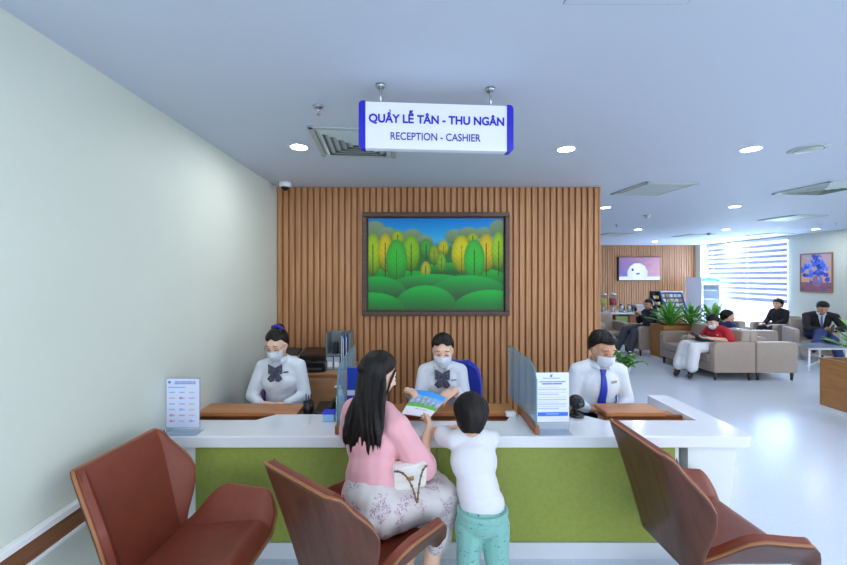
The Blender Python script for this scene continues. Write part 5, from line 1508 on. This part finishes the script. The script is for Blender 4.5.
tr = MB().lathe([(0.127, 0.0), (0.129, 0.004), (0.129, 0.026), (0.127, 0.03), (0.115, 0.03), (0.115, 0.0)], seg=36)
o = tr.build('waistband', M_mint, p.t, True); o.scale = (0.98, 0.78, 1); o.location = V((0, 0.012, 0.515))
p.shoes(M_white)
p.eyes(); p.lips()
p.hair(short_lim(0.03, -0.02, -0.085, 0.7), thick=0.020, lumps=0.009, freq=45)
# ---------------------------------------------------------------- people waiting in the lounge
M_phone = mat('phone_glass', (24, 26, 32), 0.15)
def phone(label, c, d, s_=1.0):
    t = thing('smartphone', label, 'phone', tuple(c), 0, 'phones held in the lounge')
    M = frame(V(d).cross(V((1, 0.3, 0))) if abs(V(d).normalized().x) < 0.9 else V(d).cross(V((0, 1, 0))), d)
    MB().box((0, 0, 0), (0.075, 0.15, 0.009), rot=M, bev=0.003).build('phone_body', M_phone, t)
    MB().box(M @ V((0, 0, 0.0052)), (0.068, 0.138, 0.001), rot=M).build('phone_screen', mat('phone_screen', (70, 84, 110), 0.1), t)

# woman in the red top
p = P('person', 'masked woman in a red top and long white skirt using a phone in an armchair', (5.14, 6.42, 0), (-1, -0.05), SK_F, 0.012)
p.set(pelvis=(5.12, 6.42, 0.52), chest=(5.17, 6.415, 0.70), neck=(5.13, 6.41, 0.835), sL=(5.17, 6.25, 0.785), sR=(5.16, 6.58, 0.79),
      eL=(5.19, 6.19, 0.645), wL=(4.91, 6.30, 0.665), eR=(5.05, 6.66, 0.60), wR=(4.84, 6.50, 0.645))
p.head((5.06, 6.40, 0.935), (-0.9, -0.30, -0.5))
p.hips()
p.set(kL=(4.68, 6.31, 0.50), kR=(4.68, 6.52, 0.51), aL=(4.60, 6.28, 0.10), aR=(4.50, 6.46, 0.10), tL=(-1, -0.1, 0), tR=(-1, 0.0, 0))
p.body({'L': dict(d=(-1, 0.25, 0.05), n=(0, 0.3, 1), curl=40), 'R': dict(d=(-1, -0.4, 0.1), n=(0, 0, 1), curl=40)}, torso_kw=dict(w=0.95))
p.top(mat('red_top', (190, 34, 50), 0.8), 'red_top', g=0.016, sleeve=0.85, loose=0.012, low=False, bust=0.9)
m = MB(); m.ell(p.j['pelvis'], (0.19, 0.14, 0.13), frame((0, 0, 1), p.f))
for k in 'LR': m.chain([p.j['h' + k], p.j['k' + k], p.j['k' + k].lerp(p.j['a' + k], 0.78)], [0.10, 0.092, 0.095])
m.chain([p.j['kL'].lerp(p.j['aL'], 0.3), p.j['kR'].lerp(p.j['aR'], 0.4)], 0.09)
kc = (p.j['kL'] + p.j['kR']) / 2; m.chain([(p.j['hL'] + p.j['hR']) / 2, kc, kc.lerp((p.j['aL'] + p.j['aR']) / 2, 0.74)], [0.10, 0.085, 0.085])
m.soft('long_skirt', mat('white_skirt', (226, 228, 234), 0.85, bump=0.3, bscale=10), p.t, voxel=0.014, wob=0.008, wscale=11)
p.shoes(M_shoe); p.eyes(closed=True); p.mask()
def pony(m):
    m.chain([p.h(0, -0.10, 0.02), p.h(0.0, -0.12, -0.06), p.h(-0.03, -0.10, -0.16)], [0.035, 0.03, 0.012])
p.hair(short_lim(0.052, -0.01, -0.07), extra=pony, voxel=0.007)
nb = cast([o for o in bpy.data.objects if o.parent == p.t and o.name.startswith('red_top')][0], p.j['chest'] + V((-0.5, -0.11, 0.02)), (1, 0, 0))
MB().box(nb[0] + nb[1] * 0.004, (0.006, 0.05, 0.014)).build('name_badge', M_white, p.t)
phone('dark phone in the red-shirted woman\'s hands', (4.76, 6.38, 0.695), (-0.8, 0.1, 0.5))
t = thing('green_bag', 'dark green bag on the red-shirted woman\'s lap', 'bag', (4.93, 6.42, 0.585))
m = MB().ell((0, 0, 0.055), (0.13, 0.15, 0.055), seg=20).box((0.01, 0, 0.03), (0.2, 0.22, 0.05), bev=0.02)
m.soft('bag_body', mat('dark_green_leather', (22, 52, 50), 0.5), t, voxel=0.012, wob=0.006)
MB().tube([(-0.02, -0.10, 0.08), (-0.03, -0.07, 0.12), (-0.03, 0.07, 0.12), (-0.02, 0.10, 0.08)], 0.007).build('bag_handle', mat('dark_green_leather', (22, 52, 50)), t, True)

# child in navy
p = P('person', 'dark-haired child in a navy top seen from behind, seated past the red-shirted woman', (5.93, 7.12, 0), (1, 0.1), SK_C, 0.012)
p.bs = 0.82
p.set(pelvis=(5.90, 7.12, 0.52), chest=(5.87, 7.12, 0.70), neck=(5.88, 7.12, 0.825), sL=(5.88, 7.25, 0.785), sR=(5.88, 6.98, 0.785),
      eL=(5.98, 7.28, 0.62), wL=(6.15, 7.20, 0.60), eR=(5.98, 6.95, 0.62), wR=(6.15, 7.04, 0.60))
p.head((5.915, 7.115, 0.945), (0.85, -0.5, -0.1)); sit_legs(p, kz=0.49, thigh=0.36, foot=0.08)
p.body({'L': dict(d=(1, -0.2, 0), n=(0, 0, 1), sc_=0.8), 'R': dict(d=(1, 0.2, 0), n=(0, 0, 1), sc_=0.8)})
p.top(mat('navy_blue_tee', (34, 50, 106), 0.85), 'navy_top', g=0.018, sleeve=0.9, loose=0.01)
p.trousers(M_navy); p.shoes(M_white); p.eyes(); p.lips(); p.hair(short_lim(0.055, -0.02, -0.08, 0.7), voxel=0.007, lumps=0.008)

# dark-haired child under the blind
p = P('person', 'dark-haired child in a black top looking sideways beneath the window blind', (8.38, 8.70, 0), (-1, -0.15), SK_C, 0.012)
p.bs = 0.9
p.set(pelvis=(8.42, 8.70, 0.54), chest=(8.42, 8.70, 0.80), neck=(8.40, 8.70, 0.935), sL=(8.42, 8.54, 0.89), sR=(8.42, 8.86, 0.89),
      eL=(8.36, 8.50, 0.70), wL=(8.18, 8.56, 0.60), eR=(8.36, 8.90, 0.70), wR=(8.18, 8.82, 0.60))
p.head((8.38, 8.70, 1.065), (-1, -0.25, -0.02)); sit_legs(p, kz=0.5, thigh=0.38, foot=0.085)
p.body({'L': dict(d=(-1, 0.2, 0), n=(0, 0, -1)), 'R': dict(d=(-1, -0.2, 0), n=(0, 0, -1))})
p.top(M_blackc, 'black_top', g=0.02, sleeve=1.85); p.trousers(M_blackc); p.shoes(M_white); p.eyes(); p.lips()
p.hair(short_lim(0.055, -0.02, -0.08, 0.7), voxel=0.007, lumps=0.008, thick=0.016)

# man in a suit
p = P('person', 'man in a dark suit and blue tie with legs crossed, reading his phone', (8.19, 7.70, 0), (-0.55, -0.84), SK_M, 0.012, hs=1.05)
p.set(pelvis=(8.23, 7.72, 0.52), chest=(8.27, 7.71, 0.79), neck=(8.25, 7.66, 0.945), sL=(8.44, 7.56, 0.89), sR=(8.09, 7.78, 0.89),
      eL=(8.46, 7.43, 0.66), wL=(8.18, 7.36, 0.655), eR=(7.91, 7.60, 0.64), wR=(8.06, 7.40, 0.66))
p.head((8.21, 7.58, 1.065), (-0.5, -0.8, -0.5)); p.hips()
p.set(kL=(8.09, 7.28, 0.47), kR=(7.95, 7.36, 0.60), aL=(8.11, 7.16, 0.09), aR=(7.65, 7.22, 0.33), tR=(-0.85, -0.4, 0.1), tL=(-0.4, -0.9, 0))
p.body({'L': dict(d=(-0.9, -0.1, 0.1), n=(0.1, 0.2, 1), curl=40), 'R': dict(d=(0.8, -0.3, 0.1), n=(0, 0.2, 1), curl=40)}, torso_kw=dict(w=1.08))
sh = p.top(M_shirt, 'shirt', g=0.012, sleeve=1.0, w=1.06)
def jk(m): pass
m = MB(); p.torso(m, 0.024, 1.04)
for k in 'LR': p.arm(m, k, 0.020, 1.85)
jo = m.soft('suit_jacket', M_blackc, p.t, voxel=0.013, wob=0.005)
# open front of the jacket: white shirt front and tie lie proud between the lapels
org = p.j['neck']
g = []
for i in range(8):
    u = i / 7; row = []
    for j in range(5):
        v = j / 4 * 2 - 1
        q_, n_ = cast(jo, org + p.r * (v * 0.055 * (1 - u * 0.75)) + V((0, 0, -0.02 - 0.24 * u)) + p.f * 0.6, -p.f)
        row.append(q_ + p.f * 0.006)
    g.append(row)
MB().sheet(g, 0.005).build('shirt_front', M_shirt, p.t, True)
g = []
for i in range(8):
    u = i / 7; row = []
    for j in range(3):
        v = j - 1
        q_, n_ = cast(jo, org + p.r * (v * (0.012 + 0.012 * u)) + V((0, 0, -0.03 - 0.24 * u)) + p.f * 0.6, -p.f)
        row.append(q_ + p.f * 0.012)
    g.append(row)
MB().sheet(g, 0.004).build('tie', mat('pale_blue_tie', (92, 112, 160), 0.6), p.t, True)
p.trousers(mat('navy_blue_trousers', (44, 62, 112), 0.85), g=0.018); p.shoes(M_shoe); p.eyes(closed=True); p.lips(); p.collar(M_shirt)
p.hair(short_lim(0.058, 0.0, -0.06, 0.65), voxel=0.007, thick=0.015)
phone('dark phone in the suited man\'s hands', (8.07, 7.27, 0.70), (-0.3, -0.3, 0.7))

# man in grey trousers holding up a phone
p = P('person', 'man in dark jacket and grey trousers holding up a phone behind the long planter', (5.15, 8.30, 0), (-1, -0.12), SK_M, 0.012)
p.set(pelvis=(5.16, 8.30, 0.53), chest=(5.18, 8.30, 0.80), neck=(5.17, 8.29, 0.955), sL=(5.17, 8.12, 0.905), sR=(5.18, 8.47, 0.905),
      eL=(5.03, 8.07, 0.72), wL=(4.93, 8.20, 0.86), eR=(5.05, 8.49, 0.70), wR=(4.93, 8.33, 0.83))
p.head((5.13, 8.27, 1.085), (-1, -0.35, -0.12)); p.hips()
p.set(kL=(4.76, 8.16, 0.50), kR=(4.70, 8.40, 0.51), aL=(4.62, 8.10, 0.09), aR=(4.46, 8.34, 0.09), tL=(-1, -0.2, 0), tR=(-1, 0.1, 0))
p.body({'L': dict(d=(-0.5, 0.3, 0.8), n=(-0.4, 0.5, 0), curl=45), 'R': dict(d=(-0.6, -0.3, 0.8), n=(-0.4, -0.5, 0), curl=45)})
p.top(mat('dark_teal_jacket', (38, 46, 56), 0.8), 'jacket', g=0.022, sleeve=1.85); p.trousers(M_greyt, g=0.020); p.shoes(M_shoe)
p.eyes(); p.lips(); p.hair(short_lim(0.055, 0.0, -0.06, 0.65), voxel=0.007)
phone('pale phone held up by the man in grey trousers', (4.85, 8.26, 0.955), (-0.35, 0.0, 1))
